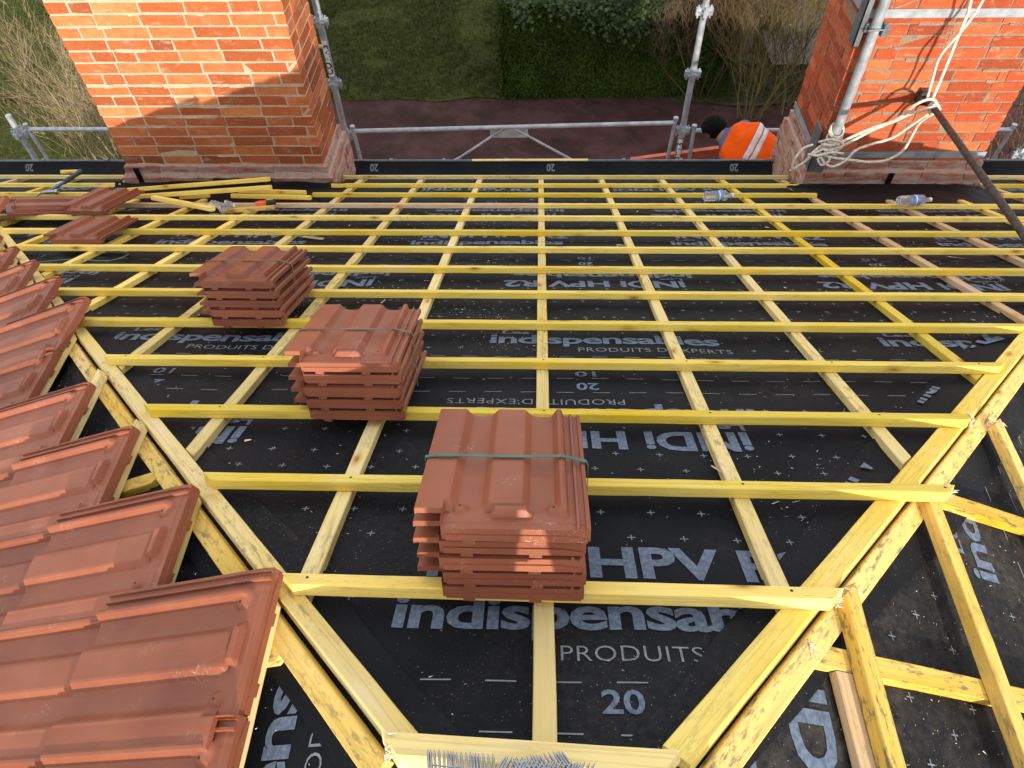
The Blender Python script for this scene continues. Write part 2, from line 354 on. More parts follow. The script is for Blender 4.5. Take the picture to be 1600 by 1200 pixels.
hp(tag(underlay('roof_underlay', FL, lambda b: -6.0, lambda b: b * CA, b_apex(), EAVE, 120, 80, 5, M_MEMB, house), 'black printed membrane on the left slope'))
hp(tag(underlay('roof_underlay', FR, lambda b: -b * CA, lambda b: 6.0, b_apex(), EAVE, 120, 80, 9, M_MEMBD, house), 'dusty black membrane on the right slope'))
# eave: underlay dressed up into the gutter, gutter rim, walls
XE = EAVE * CA
mb = MB(); prof = [(XE - .03, -XE * TA - .032 + .016), (XE + .06, -2.405), (XE + .13, -2.415), (XE + .19, -2.375), (XE + .22, -2.335)]
nx = 150
for i in range(nx + 1):
    x = -5.4 + 10.8 * i / nx; q = .006 * mnoise.noise(Vector((x * 2, 0, 0)))
    for (yy, zz) in prof: mb.v.append((x, yy + q, zz + q * .5 - (0 if yy < XE else .004 * mnoise.noise(Vector((x * 5, yy * 9, 1))))))
k = len(prof)
for i in range(nx):
    for j in range(k - 1): mb.f.append((i * k + j, (i + 1) * k + j, (i + 1) * k + j + 1, i * k + j + 1)); mb.mi.append(0); mb.c.append(.5)
hp(mb.build('eave_underlay', M_MEMB, house, smooth=True, angle=180))
mb = MB(); mb.tube([(-5.6, XE + .235, -2.338), (5.6, XE + .235, -2.335)], .011, 8)
mb.box((-5.6, XE + .235, -2.46), (5.6, XE + .245, -2.34)); mb.box((-5.6, XE + .05, -2.47), (5.6, XE + .245, -2.46))
gut = hp(mb.build('gutter', M_ZINC, house, smooth=True))
for i in range(20):
    x = -5.1 + i * .53 + rng.uniform(-.04, .04); mb = MB(); mb.box((x, XE + .215, -2.336), (x + .03, XE + .25, -2.320), jit=.002)
    mb.build('gutter_clip', M_ZINC, gut)
mb = MB(); mb.box((-4.9, -6.2, GZ), (4.9, 4.85, -2.75)); hp(mb.build('wall', M_BRICK, house))
for x in (-3.2, -.9, 1.4, 3.5):
    mb = MB(); mb.box((x - .45, 4.855, -5.6), (x + .45, 4.90, -4.1)); wn = hp(mb.build('window', M_WHITE, house))
    mb = MB(); mb.box((x - .38, 4.90, -5.53), (x + .38, 4.91, -4.17)); mb.build('pane', simple('window_glass', (.03, .04, .05), .1, bmp=0), wn)

mb = MB(); mb.box((4.9, -10.0, GZ), (12.5, -4.6, -2.6)); hp(mb.build('shade_wing_wall', M_BRICK, house))  # unseen wing behind the camera, added to shade the hedge and garden
mb = MB(); mb.add([(4.0, -4.3, -2.62), (12.9, -4.3, -2.62), (12.9, -7.3, .2), (4.0, -7.3, .2), (4.0, -10.3, -2.62), (12.9, -10.3, -2.62)], [(0, 1, 2, 3), (3, 2, 5, 4), (1, 5, 2), (0, 3, 4), (0, 4, 5, 1)]); hp(mb.build('shade_wing_roof', M_TILE, house))  # roof of the added wing, its ridge casts the shade over the hedge
# ---------------------------------------------------------------- prints on the underlay
def text_mesh(s, size, off=0.0, shear=0.0, space=1.0, sx=1.0):
    cu = bpy.data.curves.new('t', 'FONT'); cu.body = s; cu.size = size; cu.offset = off; cu.shear = shear; cu.space_character = space
    cu.resolution_u = 3; o = bpy.data.objects.new('t', cu); COL.objects.link(o)
    dg = bpy.context.evaluated_depsgraph_get(); dg.update(); me = bpy.data.meshes.new_from_object(o.evaluated_get(dg))
    vs = [Vector((v.co.x * sx, v.co.y, 0)) for v in me.vertices]; fs = [tuple(p.vertices) for p in me.polygons]
    bpy.data.objects.remove(o); bpy.data.curves.remove(cu); bpy.data.meshes.remove(me)
    return vs, fs
TX = {}
def T(key, *a, **k):
    if key not in TX:
        vs, fs = text_mesh(*a, **k); x0 = min(v.x for v in vs); x1 = max(v.x for v in vs)
        TX[key] = ([Vector((v.x - x0, v.y, 0)) for v in vs], fs, x1 - x0)
    return TX[key]
def fit(key, s, width, height, off, space=1.0):
    vs, fs, w_ = T(key, s, 1.0, off=off, space=space); h = 0.729
    if key + 'f' not in TX:
        TX[key + 'f'] = ([Vector((v.x * width / w_, v.y * height / h, 0)) for v in vs], fs, width)
    return TX[key + 'f']
def clip_poly(poly, planes):
    for (na, nb, c) in planes:
        out = []; n = len(poly)
        for i in range(n):
            p, q = poly[i], poly[(i + 1) % n]; dp, dq = na * p[0] + nb * p[1] + c, na * q[0] + nb * q[1] + c
            if dp >= 0: out.append(p)
            if (dp >= 0) != (dq >= 0): t = dp / (dp - dq); out.append((p[0] + (q[0] - p[0]) * t, p[1] + (q[1] - p[1]) * t))
        poly = out
        if len(poly) < 3: return []
    return poly
def clip_faces(pts, fs, planes):
    V, F, ix = [], [], {}
    for f in fs:
        g = clip_poly([pts[i] for i in f], planes)
        if len(g) < 3: continue
        ids = []
        for p in g:
            k = (round(p[0], 5), round(p[1], 5))
            if k not in ix: ix[k] = len(V); V.append(p)
            if not ids or ids[-1] != ix[k]: ids.append(ix[k])
        if len(ids) > 1 and ids[0] == ids[-1]: ids.pop()
        if len(set(ids)) > 2: F.append(tuple(ids))
    return V, F
PLM = [(1, CA, HL - .02), (-1, CA, HR - .02), (0, 1, .58), (0, -1, EAVE - .06)]
PLL = [(-1, CA, -.02), (0, 1, .58), (0, -1, EAVE - .06)]
PLR = [(1, CA, -.02), (0, 1, .58), (0, -1, EAVE - .06)]
class Prints:
    def __init__(s, F, seed, inside): s.F, s.seed, s.inside, s.fine = F, seed, inside, MB(); s.planes = PLM if F is FM else PLL if F is FL else PLR
    def put(s, T_, a, b, inv, big=True):      # upright: text up = down the slope
        vs, fs, w_ = T_
        pts = []
        for v in vs:
            if inv: aa, bb = a - v.x, b - v.y
            else: aa, bb = a + v.x, b + v.y
            pts.append((aa, bb))
        V, F = clip_faces(pts, fs, s.planes)
        if F: q = MB(); q.add([s.F.P(p[0], p[1], WM + wave(p[0], p[1], s.seed) + .0018) for p in V], F); hp(q.build('printed_line', M_PRINT if big else M_PRINT2, house))
    def dash(s, a, b, l, t=.0035, cross=False):
        def q(a0, a1, b0, b1):
            n = 3; pts = [(a0 + (a1 - a0) * i / n, bb) for bb in (b0, b1) for i in range(n + 1)]
            if not all(s.inside(*p) for p in pts): return
            sk = .06 * mnoise.noise(Vector((a0 * 3, b0 * 9, 2))) * (0 if cross else 1)
            s.fine.add([s.F.P(p[0], p[1] + sk * (p[0] - a0), WM + wave(p[0], p[1], s.seed) + .0016) for p in pts], [(i, i + 1, i + n + 2, i + n + 1) for i in range(n)])
        q(a, a + l, b, b + t)
        if cross: q(a + l / 2 - t / 2, a + l / 2 + t / 2, b - l / 2 + t / 2, b + l / 2 + t / 2)
    def roll(s, t, aU, aL, arange):
        IND = fit('ind', 'indispensables', .90, .094, .026, .95); LES = fit('les', 'Les', .11, .036, .02, .95); PRO = fit('pro', "PRODUITS D'EXPERTS", .585, .040, -.008, 1.05)
        HPV = fit('hpv', 'iNDi HPV R2', .88, .104, .034, 1.0); N20 = fit('n20', '20', .078, .052, .02); N10 = fit('n10', '10', .074, .046, .02)
        P = 1.525
        for kx in range(-5, 6):
            u = aU + kx * P
            if arange[0] - 1.2 < u < arange[1] + .3:
                s.put(HPV, u + .05, t + .108, False); s.put(IND, u, t - .047, False); s.put(LES, u + .045, t + .052, False)
                s.put(PRO, u + .345, t - .128, False, False); s.put(N20, u + .415, t - .245, False)
            u = aL + kx * P
            if arange[0] - .3 < u < arange[1] + 1.2:
                s.put(HPV, u, t + .758, True); s.put(IND, u + .06, t + .905, True); s.put(LES, u, t + .806, True)
                s.put(PRO, u - .345, t + .972, True, False); s.put(N20, u - .42, t + 1.092, True); s.put(N10, u - .425, t + 1.19, True)
        a = arange[0]
        while a < arange[1]:
            for bb in (-.18,) + ((-.29,) if t < .1 else ()) + (1.022, 1.13): s.dash(a + .03 * bb, t + bb, .058)
            a += .122
        r_ = 0
        for bb in (.245, .345, .445, .545, .63):
            a = arange[0] + (.06 if r_ % 2 else 0)
            while a < arange[1]: s.dash(a, t + bb, .020, .0032, cross=True); a += .125
            r_ += 1
        for bb in (-.10, .03, .75, .9):                           # crosses between two print blocks
            a = arange[0]
            while a < arange[1]:
                ph = (a - aU) % P
                if ph > 1.0 and ph < 1.45: s.dash(a, t + bb, .020, .0032, cross=True)
                a += .125
    def done(s):
        if s.fine.f: hp(s.fine.build('printed_marks', M_PRINT2, house))['kind'] = 'stuff'
def inM(a, b): return -.6 < b < EAVE - .05 and -(b * CA + HL) + .02 < a < b * CA + HR - .02
def inL(a, b): return -.6 < b < EAVE - .05 and a < b * CA - .02
def inR(a, b): return -.6 < b < EAVE - .05 and a > -b * CA + .02
pm = Prints(FM, 0, inM)
pm.roll(0, -.312, .615, (-2.3, 2.3)); pm.roll(1.50, -.205, .695, (-4.2, 3.8)); pm.roll(3.0, -.77, .10, (-5, 5)); pm.roll(4.5, -1.0, .205, (-5.4, 5.4)); pm.done()
pl = Prints(FL, 5, inL); pl.roll(-.045, -.754, .35, (-3, 3)); pl.roll(1.455, -.2, .9, (-2, 4)); pl.done()
pr = Prints(FR, 9, inR); pr.roll(-.20, -.02, -.26, (-3, 2)); pr.roll(1.30, -.4, .3, (-3, 2)); pr.done()

# eave "20" marks on the dressed-up strip
mb = MB(); vs, fs, w_ = fit('n20', '20', .078, .052, .02)
for x in (-4.68, -3.11, -1.475 + .0, .125, 1.757, 3.39, 4.9):
    def qq(v): 
        t_ = (.05 - v.y) / .052; return (x - v.x * .95, XE + .155 + .035 * (1 - (.052 - v.y) / .052) * 0 + .05 * (.052 - v.y) / .052, -2.3995 + .045 * (.052 - v.y) / .052 + .002)
    mb.add([qq(v) for v in vs], fs)
for i in range(80):
    x = -5.2 + i * .13; mb.add([(x, XE + .075, -2.398), (x + .07, XE + .075, -2.398), (x + .07, XE + .084, -2.398), (x, XE + .084, -2.398)], [(0, 1, 2, 3)])
hp(mb.build('printed_marks', M_PRINT2, house))

# hip capping strips of membrane, folded over each hip, ragged inner edges
def sm(a, b, x): t = max(0, min(1, (x - a) / (b - a))); return t * t * (3 - 2 * t)
def hipstrip(side):
    F, G = (FM, FR) if side > 0 else (FM, FL)
    mb = MB(); n = 90; rows = []
    for i in range(n + 1):
        b = -.58 + 5.7 * i / n; hx = (b * CA + HR) if side > 0 else -(b * CA + HL)
        jag = .035 * mnoise.noise(Vector((b * 2.2, side, 3))) + .012 * mnoise.noise(Vector((b * 11, side, 5)))
        wi = ((.15 + .07 * sm(0, .7, b)) if side > 0 else .15) + jag; r_ = []
        for t in (1, .8, .55, .3, .12):
            a = hx - side * wi * t; r_.append(F.P(a, b, WM + wave(a, b, 0) * (1 if t > .3 else .5) + (.009 if t == 1 else .006) + .003 * mnoise.noise(Vector((a * 5, b * 5, 8)))))
        r_.append(F.P(hx, b, -.020))
        bb = b; ga = -bb * CA if side > 0 else bb * CA
        for t in (.12, .3, .55, .8, 1):
            a = ga + (side * wi * t if side > 0 else -wi * t * 1.0)
            r_.append(G.P(a, bb, WM + wave(a, bb, 9 if side > 0 else 5) * (1 if t > .3 else .5) + .006))
        rows.append(r_)
    k = len(rows[0]); vs = [p for r_ in rows for p in r_]
    fs = [(i * k + j, (i + 1) * k + j, (i + 1) * k + j + 1, i * k + j + 1) for i in range(n) for j in range(k - 1)]
    mb.add(vs, fs); return hp(mb.build('hip_strip', M_MEMB, house, smooth=True, angle=180))
hipstrip(1); hipstrip(-1)
# turned lettering on the right hip strip
def hip_text(side, items):
    mb = MB()
    for (key, s_, b, off, size, ang) in items:
        vs, fs, w_ = T(key, s_, 1.0, off=.03); ca_, sa_ = cos(ang), sin(ang)
        hx = (b * CA + HR) if side > 0 else -(b * CA + HL)
        pts = []
        for v in vs:
            x, y = v.x * size, v.y * size; a = hx - side * off + x * ca_ - y * sa_; bb = b + x * sa_ + y * ca_; pts.append((a, bb))
        H_ = HR if side > 0 else HL; lo, hi = .03, (.15 + .05 * sm(0, .7, b) if side > 0 else .125)
        V, F = clip_faces(pts, fs, [(-side, CA, H_ - lo), (side, -CA, hi - H_)])
        mb = MB(); mb.add([FM.P(p[0], p[1], WM + wave(p[0], p[1], 0) + .0125) for p in V], F)
        if F: hp(mb.build('printed_line', M_PRINT, house))
hip_text(1, [('r2', 'R2', 1.42, .20, .20, .5), ('k', 'kb', -.02, .15, .12, .80), ('hp', 'HPV', .42, .16, .13, .80), ('ind2', 'indi', .95, .18, .12, .8), ('iy', 'iNDi', 2.3, .19, .15, .75)])
hip_text(-1, [('xp', 'XPERTS', .12, .17, .07, -2.2), ('sa', 'sables', 1.35, .05, .13, -2.3)])

# ================================================================ TIMBER
def bar(name, F, p0, p1, w0, wid, hgt, mat, cut0=0., cut1=0., parent=None, seed=None, Mx=None, length=None, over0=0, over1=0):
    """timber of section wid x hgt; F,p0,p1 slope coordinates; cuts shift the two long sides of an end"""
    if Mx is None:
        a = Vector((p1[0] - p0[0], p1[1] - p0[1])); Lh = a.length; rot = atan2(a.y, a.x); Mx = F.M(p0[0], p0[1], w0, rot)
    else: Lh = length
    rr = random.Random(hash((round(p0[0] if p0 else 0, 3), round(Lh, 3), name)) & 0xffff if seed is None else seed)
    ch = .0022; hw = wid / 2
    sec = [(-hw + ch, 0), (hw - ch, 0), (hw, ch), (hw, hgt - ch), (hw - ch, hgt), (-hw + ch, hgt), (-hw, hgt - ch), (-hw, ch)]
    n = max(2, int(Lh / .09)); mb = MB(); vs = []; ph = rr.uniform(0, 50); bow = rr.uniform(-.003, .003)
    for i in range(n + 1):
        t = i / n; x = t * Lh
        dy = bow * sin(pi * t) + .0012 * mnoise.noise(Vector((x * 3 + ph, 0, 0))); 
        for (y, z) in sec:
            e = .0009 * mnoise.noise(Vector((x * 9 + ph, y * 60, z * 60)))
            sh = (cut0 * (y / hw) * (1 - t) ** 12 if n > 3 else cut0 * (y / hw) * (1 - t)) + (cut1 * (y / hw) * (t) ** 12 if n > 3 else cut1 * (y / hw) * t)
            if i == 0: sh = cut0 * y / hw
            elif i == n: sh = cut1 * y / hw
            else: sh = 0
            vs.append((x + sh, y + dy + e, z + (e if z > 0.001 else 0)))
    k = 8; fs = [(i * k + j, i * k + (j + 1) % k, (i + 1) * k + (j + 1) % k, (i + 1) * k + j) for i in range(n) for j in range(k)]
    fs = [tuple(reversed(f)) for f in fs]
    fs += [tuple(range(k)), tuple(n * k + j for j in range(k - 1, -1, -1))]
    fs[-2], fs[-1] = tuple(range(k)), tuple(n * k + j for j in range(k - 1, -1, -1))
    mb.add(vs, fs); return mb.build(name, mat, parent, Mx, smooth=True, angle=30)
ORD = ['first', 'second', 'third', 'fourth', 'fifth', 'sixth', 'seventh', 'eighth', 'ninth', 'tenth', 'eleventh', 'twelfth', 'thirteenth', 'fourteenth', 'fifteenth', 'sixteenth']
SV = .3802; BW, BH = .037, .030
def splinters(parent, x, w0=0, n=26, h=BH, spread=.02, wid=BW):
    mb = MB(); rr = random.Random(int(x * 1000))
    for _ in range(n):
        y = rr.uniform(-wid / 2, wid / 2); z = rr.uniform(.002, h + .004); l = rr.uniform(.006, spread)
        d = Vector((rr.uniform(.3, 1), rr.uniform(-.6, .6), rr.uniform(-.2, .7))).normalized(); p = Vector((x - .004, y, z)); q = p + d * l
        s_ = Vector((0, rr.uniform(.001, .003), rr.uniform(.0005, .002)))
        mb.add([p - s_, p + s_, q, p + Vector((0, -s_.z, s_.y))], [(0, 1, 2), (1, 3, 2), (3, 0, 2)])
    return mb.build('splinters', M_SPLINT, parent)
# horizontal battens of the main slope, numbered from the eave; v of the near (upslope) edge
def hipL(v): return -(v * CA + HL)
def hipR(v): return v * CA + HR
GB = 'horizontal battens across the main slope'
NOTES = {14: 'running under the nail strips at the very bottom', 13: 'carrying the nearest tile stack', 12: 'passing behind the nearest tile stack',
         11: 'carrying the middle tile stack', 10: 'crossing behind the middle tile stack', 9: 'carrying the farthest tile stack',
         8: 'passing behind the farthest tile stack', 7: 'just beyond the farthest tile stack'}
over = {13: (.0, .05), 12: (.01, .13), 11: (.0, .04), 10: (.0, .01), 14: (.0, .02)}
nb = MB(); nb.tube([(0, 0, -.001), (0, 0, .0008)], .0035, 8); NAIL = nb.mesh('nail_head', True)
for i in range(0, 15):
    v = (13 - i) * SV + BW / 2
    l, r = hipL(v - BW / 2) + .015, hipR(v - BW / 2) - .03
    if i in over: l += over[i][0]; r += over[i][1] + .03
    if i == 14: l, r = FM.at(632, 1165, BH)[0], FM.at(1030, 1190, BH)[0]
    lean = {13: .012, 12: .006, 11: .004}.get(i, 0)
    if i == 14:
        q0, q1 = FM.at(612, 1143, BH), FM.at(1046, 1171, BH); l, r, v, lean = q0[0], q1[0], q0[1] - .022, q0[1] - q1[1]
    mt = M_WOODC if i in (14,) else M_WOOD
    nm = ORD[i] if i else 'eave-most'
    if i == 3:
        segs = [(l, -.02, M_WOODB, 'pinkish bare section of the third batten below the left chimney', 0), (-.018, r, M_WOOD, 'yellow right section of the third batten running under the right chimney', 0)]
    elif i <= 2:
        cl, c1, cr0, cr1 = ((-3.36, -1.66, 2.03, 3.37), (-3.36, -1.66, 2.02, 3.40), (-3.33, -1.70, 2.00, 3.32))[i]
        mt = M_WOODP if i == 0 else M_WOOD; pos = ORD[i]
        segs = [(l, cl, mt, pos + ' batten up from the gutter, section left of the left chimney', 0), (c1, cr0, mt, pos + ' batten up from the gutter, section between the chimneys', 0), (cr1, r, mt, pos + ' batten up from the gutter, section right of the right chimney', 0)]
    elif i in (4, 6):
        cut = FM.at(583, 375)[0] if i == 6 else FM.at(620, 368)[0]
        segs = [(l, cut, mt, ORD[i] + ' batten up from the gutter, section left of its butt joint', 0), (cut + .002, r, mt, ORD[i] + ' batten up from the gutter, section right of its butt joint', 0)]
    elif i == 5: 
        cut = FM.at(190, 366)[0]
        segs = [(l, cut, mt, 'fifth batten up from the gutter, short end by the loose tile', 0), (cut + .002, r, mt, 'fifth batten up from the gutter, long section right of the loose tile', 0)]
    else: segs = [(l, r, mt, 'yellow horizontal batten ' + NOTES.get(i, ORD[i] + ' up from the gutter'), 0)]
    for q, (a0, a1, mm, lab, _) in enumerate(segs):
        vv = v - (.003 if q and i != 3 else 0)
        o = bar('roof_batten', FM, (a0, vv), (a1, vv - lean), 0.0, BW if i != 14 else .044, BH if i != 14 else .032, mm, cut0=-.018 if q == 0 and i > 2 else 0, cut1=.018 if a1 > hipR(v) - .3 else 0)
        tag(o, lab, 'batten', GB)
        if i in (11, 12, 13) and q == 0: splinters(o, (Vector((a1 - a0, -lean)).length), n=60 if i == 11 else 26, spread=.016)
        if i == 14: splinters(o, 0.0, n=40)
        if i >= 10:                                                  # nail heads
            for j in range(-5, 6):
                if a0 < j * .5 < a1: link('nail_head', NAIL, M_RUST, o, Matrix.Translation((j * .5 - a0 + .004, .004, BH)))
# counter battens
GC = 'counter battens running down the main slope'
CW = .041; CH = .029
names = {0: 'running straight down behind the nearest tile stack', -1: 'first to the left of the centre', 1: 'first to the right of the centre', -2: 'second to the left of the centre', 2: 'second to the right of the centre',
         -3: 'third to the left of the centre', 3: 'third to the right of the centre', -4: 'fourth to the left of the centre', 4: 'fourth to the right of the centre', -5: 'fifth to the left of the centre', 5: 'fifth right of centre, starting at the right chimney',
         -6: 'sixth to the left of the centre', 6: 'sixth right of centre, starting at the right chimney', -7: 'seventh to the left of the centre', 7: 'seventh to the right of the centre', -8: 'eighth to the left of the centre', 8: 'eighth to the right of the centre', 9: 'ninth to the right of the centre', -9: 'ninth to the left of the centre'}
for j in range(-9, 10):
    a = j * .5 + {0: 0, -1: -.01, 1: .0, 2: 0, -2: .0}.get(j, rng.uniform(-.015, .015))
    bt = max(-.42, (abs(a) - (HR if a > 0 else HL)) / CA + .07); be = 5.12 + rng.uniform(-.01, .03)
    if bt > 4.95: continue
    if -3.42 < a < -1.68 or 2.05 < a < 3.42: be = 4.13
    skew = .006 * rng.uniform(-1, 1)
    if be - bt < .2: continue
    mt = M_WOODB if j in (4, 5, 7, -9) else (M_WOODP if j in (0, 1, -1, -2, 2, -3) else M_WOOD)
    o = bar('counter_batten', FM, (a, bt), (a + skew, be), -CH - .001, CW, CH, mt, cut0=.02 * (1 if a < 0 else -1) if j else 0)
    tag(o, ('bare brown' if mt is M_WOODB else 'yellow') + ' counter batten ' + names[j], 'counter batten', GC)
# hip rafters' battens, two each side
def hipbar(F, px0, px1, wpx, label, mat, wid=.058, ext=5.6, hgt=.026, w0=-.025):
    a0 = F.at(*px0, 0.0); a1 = F.at(*px1, 0.0)
    d = Vector((a1[0] - a0[0], a1[1] - a0[1])).normalized(); p1 = (a0[0] + d.x * ext, a0[1] + d.y * ext)
    return tag(bar('hip_batten', F, a0, p1, w0, wid, hgt, mat), label, 'hip batten')
def hipdir(F, a0, ln, wpos, label, mat, sgn, wid, hgt=.026, w0=-.025):
    # the hip runs at da = sgn*CA per db = 1
    d = Vector((sgn * CA, 1)).normalized(); n_ = Vector((-d.y, d.x))
    p0 = Vector(a0); p1 = p0 + d * ln
    return tag(bar('hip_batten', F, tuple(p0), tuple(p1), w0, wid, hgt, mat), label, 'hip batten')
dM = Vector((-CA, 1)).normalized()
hipdir(FM, (-.215, -.345), 7.4, 0, 'pale mildewed batten along the left hip, on the side of the main slope', M_WOODP, -1, .043)
hipdir(FL, (-.345, -.315), 7.4, 0, 'yellow batten along the left hip, on the side of the laid tiles', M_WOODO, 1, .044)
hipdir(FM, (.213, -.345), 7.4, 0, 'clean yellow batten along the right hip, on the side of the main slope', M_WOOD, 1, .052)
hipdir(FR, (.354, -.315), 6.4, 0, 'gouged dusty batten along the right hip, outer side', M_WOODO, -1, .046)
# left slope: battens under the tile heads, counter battens
for j in range(0, 9):
    b = -.03 + .357 * j + .030
    o = bar('roof_batten', FL, (-1.2, b), (b * CA - .01, b), 0.0, .037, BH, M_WOODP, cut1=.02)
    tag(o, 'batten under the upper edge of the %s row of laid tiles' % ORD[j], 'batten', 'battens under the laid tiles')
for q, (a, b0) in enumerate(((-.12, -.05), (.43, .56), (.91, 1.09), (1.46, 1.72), (1.96, 2.3))):
    o = bar('counter_batten', FL, (a, b0), (a, b0 + 2.6), -CH - .001, CW, CH, M_WOODO, cut0=.02)
    tag(o, 'counter batten on the tiled slope, %s from the bottom of the picture' % ORD[q], 'counter batten', 'counter battens of the tiled slope')
# right slope
for q, (b, a_up) in enumerate(((.085, -.045), (.468, -.37), (.92, -.74), (1.35, -1.12))):
    o = bar('roof_batten', FR, (a_up, b + .004), (1.6, b - .010), 0.0, .040, .033, M_WOODO, cut0=-.018)
    tag(o, ['dusty batten dropping down the right side from the split knot on the hip', 'long dusty batten right of the loose plank, second from the hip', 'short batten beyond the hip at the right edge', 'batten just outside the upper right of the hip'][q], 'batten', 'battens on the right slope')
    splinters(o, 0.005, n=50, spread=.025)
for q, (a, b0) in enumerate(((.097, -.02), (-.40, .56))):
    o = bar('counter_batten', FR, (a, b0 - .02), (a + .012, 4.9), -CH - .001, CW + .004, CH, M_WOODO, cut0=.018)
    tag(o, ['cracked dusty counter batten crossing the lower right corner', 'dusty counter batten leaving the right hip beside the cut batten end'][q], 'counter batten', 'counter battens on the right slope')
    splinters(o, 0.01, n=40, spread=.03, wid=.045)
o = bar('loose_plank', FR, (.122, .052), (.62, .048), -.024, .046, .022, M_WOODB); tag(o, 'loose unpainted pinkish plank lying beside the right batten', 'plank')

# ================================================================ TILES
TW, TL = .340, .450
PROF = [(0, .027), (.015, .029), (.165, .0295), (.18, .0305), (.192, .029), (.215, .020), (.238, .013), (.26, .0105), (.305, .009), (.35, .0105), (.375, .013), (.398, .0215), (.418, .0285), (.432, .0300), (.46, .0297), (.57, .0297), (.60, .0300), (.614, .0285), (.634, .0215), (.657, .013),
        (.68, .0105), (.73, .009), (.78, .0105), (.802, .013), (.820, .024), (.836, .0315), (.852, .0325), (.868, .030), (.884, .013), (.92, .0115), (.924, .019), (.938, .019), (.942, .0115), (.972, .0115), (.976, .018), (1.0, .018)]
def prof(x):
    for (x0, z0), (x1, z1) in zip(PROF, PROF[1:]):
        if x <= x1 + 1e-9: return z0 + (z1 - z0) * max(0, (x - x0)) / (x1 - x0)
    return PROF[-1][1]
def sm(a, b, x): t = max(0, min(1, (x - a) / (b - a))); return t * t * (3 - 2 * t)
def tile_mesh():
    xs = sorted(set([p[0] for p in PROF] + [.16, .245, .265, .285, .44, .47, .50, .52, .55, .585, .69, .71, .755, .775, .90]))
    ys = [0, .0025, .011, .0135, .017, .026, .029, .033, .036, .040, .045, .050, .056, .062, .068, .075, .10, .15, .20, .25, .30, .35, .38, .42, .445, .45]
    def ztop(x, y):
        z = prof(x)
        if .16 < x < .88:
            t = sm(.045, .068, y) if x < .8 else sm(.03, .05, y)
            if .40 < x < .645: t = sm(.030, .036, y) if False else sm(.044, .054, y)
            head = .0125 if x < .84 else .0125 - (x - .84) * .02
            z = head + (z - head) * t if z > head else z * t + head * (1 - t)
        # raised rib across the head
        if .425 <= x <= .675 and .029 < y < .050:
            e = min(sm(.425, .46, x), 1 - sm(.64, .675, x)); z = max(z, .013 + .018 * sm(.029, .034, y) * e * (1 - .3 * sm(.045, .050, y)))
        if .5 < x < .6 and .0 < y: pass
        for cx in (.255, .795):                                 # nail bosses
            d = sqrt(((x - cx) / .042) ** 2 + ((y - .055) / .017) ** 2)
            if d < 1: z = max(z, .012 + .011 * (1 - d ** 2.5))
        if y < .003: z -= .0035
        if .011 <= y <= .0136 and x > .16: z -= .0022            # groove across the head
        if y > .447: z -= .006
        if x > .995: z -= .003
        return z
    def zbot(x, y):
        z = prof(x) - .0125
        if x > .162 and y <= .026: z = -.0195 + (.003 if y < .003 else 0)
        elif x > .162 and y < .045: z = min(z, -.006)
        elif x >= .88: z = .001
        return z
    def cell(i, j):
        x = (xs[i] + xs[i + 1]) / 2; y = (ys[j] + ys[j + 1]) / 2
        if x < .16 and y < .036: return False
        if x > .965 and .10 < y < .106: return False
        return True
    nx, ny = len(xs), len(ys); mb = MB(); V = {}
    def vid(i, j, s):
        k = (i, j, s)
        if k not in V:
            x, y = xs[i], ys[j]; xx = x * TW
            V[k] = len(mb.v); mb.v.append((xx, y, ztop(x, y) if s else zbot(x, y)))
        return V[k]
    def F_(f): mb.f.append(f); mb.mi.append(0); mb.c.append(.5)
    for j in range(ny - 1):
        for i in range(nx - 1):
            if not cell(i, j): continue
            F_((vid(i, j, 1), vid(i + 1, j, 1), vid(i + 1, j + 1, 1), vid(i, j + 1, 1)))
            F_((vid(i, j, 0), vid(i, j + 1, 0), vid(i + 1, j + 1, 0), vid(i + 1, j, 0)))
            for (di, dj, a, b_) in ((-1, 0, (i, j + 1), (i, j)), (1, 0, (i + 1, j), (i + 1, j + 1)), (0, -1, (i, j), (i + 1, j)), (0, 1, (i + 1, j + 1), (i, j + 1))):
                ii, jj = i + di, j + dj
                if not (0 <= ii < nx - 1 and 0 <= jj < ny - 1 and cell(ii, jj)):
                    F_((vid(*a, 0), vid(*b_, 0), vid(*b_, 1), vid(*a, 1)))
    for cx in (.32, .715):                                       # hanging nibs
        mb.box((cx * TW - .012, -.002, -.0265), (cx * TW + .012, .026, -.012), jit=.001)
    sk = [(.185, -.0175, -.0045), (.86, -.0185, -.0035), (.90, -.0185, -.0055), (.955, -.0185, -.0085), (.985, -.0185, -.0100)]   # proud lower lip of the head face
    vs = [(x * TW, y_, z_) for (x, zb, zt) in sk for (y_, z_) in ((.004, zb), (-.0035, zb), (-.0035, zt), (.004, zt + .001))]; k = 4
    mb.add(vs, [(i * k + j, (i + 1) * k + j, (i + 1) * k + (j + 1) % k, i * k + (j + 1) % k) for i in range(len(sk) - 1) for j in range(k)] + [(0, 1, 2, 3), (k * 4 + 3, k * 4 + 2, k * 4 + 1, k * 4)])
    for cx in (.255, .795):                                      # nail holes
        c_ = Vector((cx * TW, .055, .0215)); mb.tube([c_, c_ + Vector((0, 0, .0018))], .0026, 8, mi=1)
    me = mb.mesh('tile', True, 28); me.materials.append(M_TILE); me.materials.append(M_BLACKINK); return me
TM = tile_mesh()
def tile(M, label, group=None):
    o = link('roof_tile', TM, None, None, M); tag(o, label, 'roof tile', group); return o
RISE = .027
tilt = Matrix.Rotation(math.asin(RISE / .357), 4, 'X')
GT = 'laid interlocking tiles on the left slope'
lastk = {0: 0, 1: 1, 2: 2, 3: 3, 4: 5, 5: 6, 6: 7, 7: 8, 8: 9, 9: 11, 10: 12}
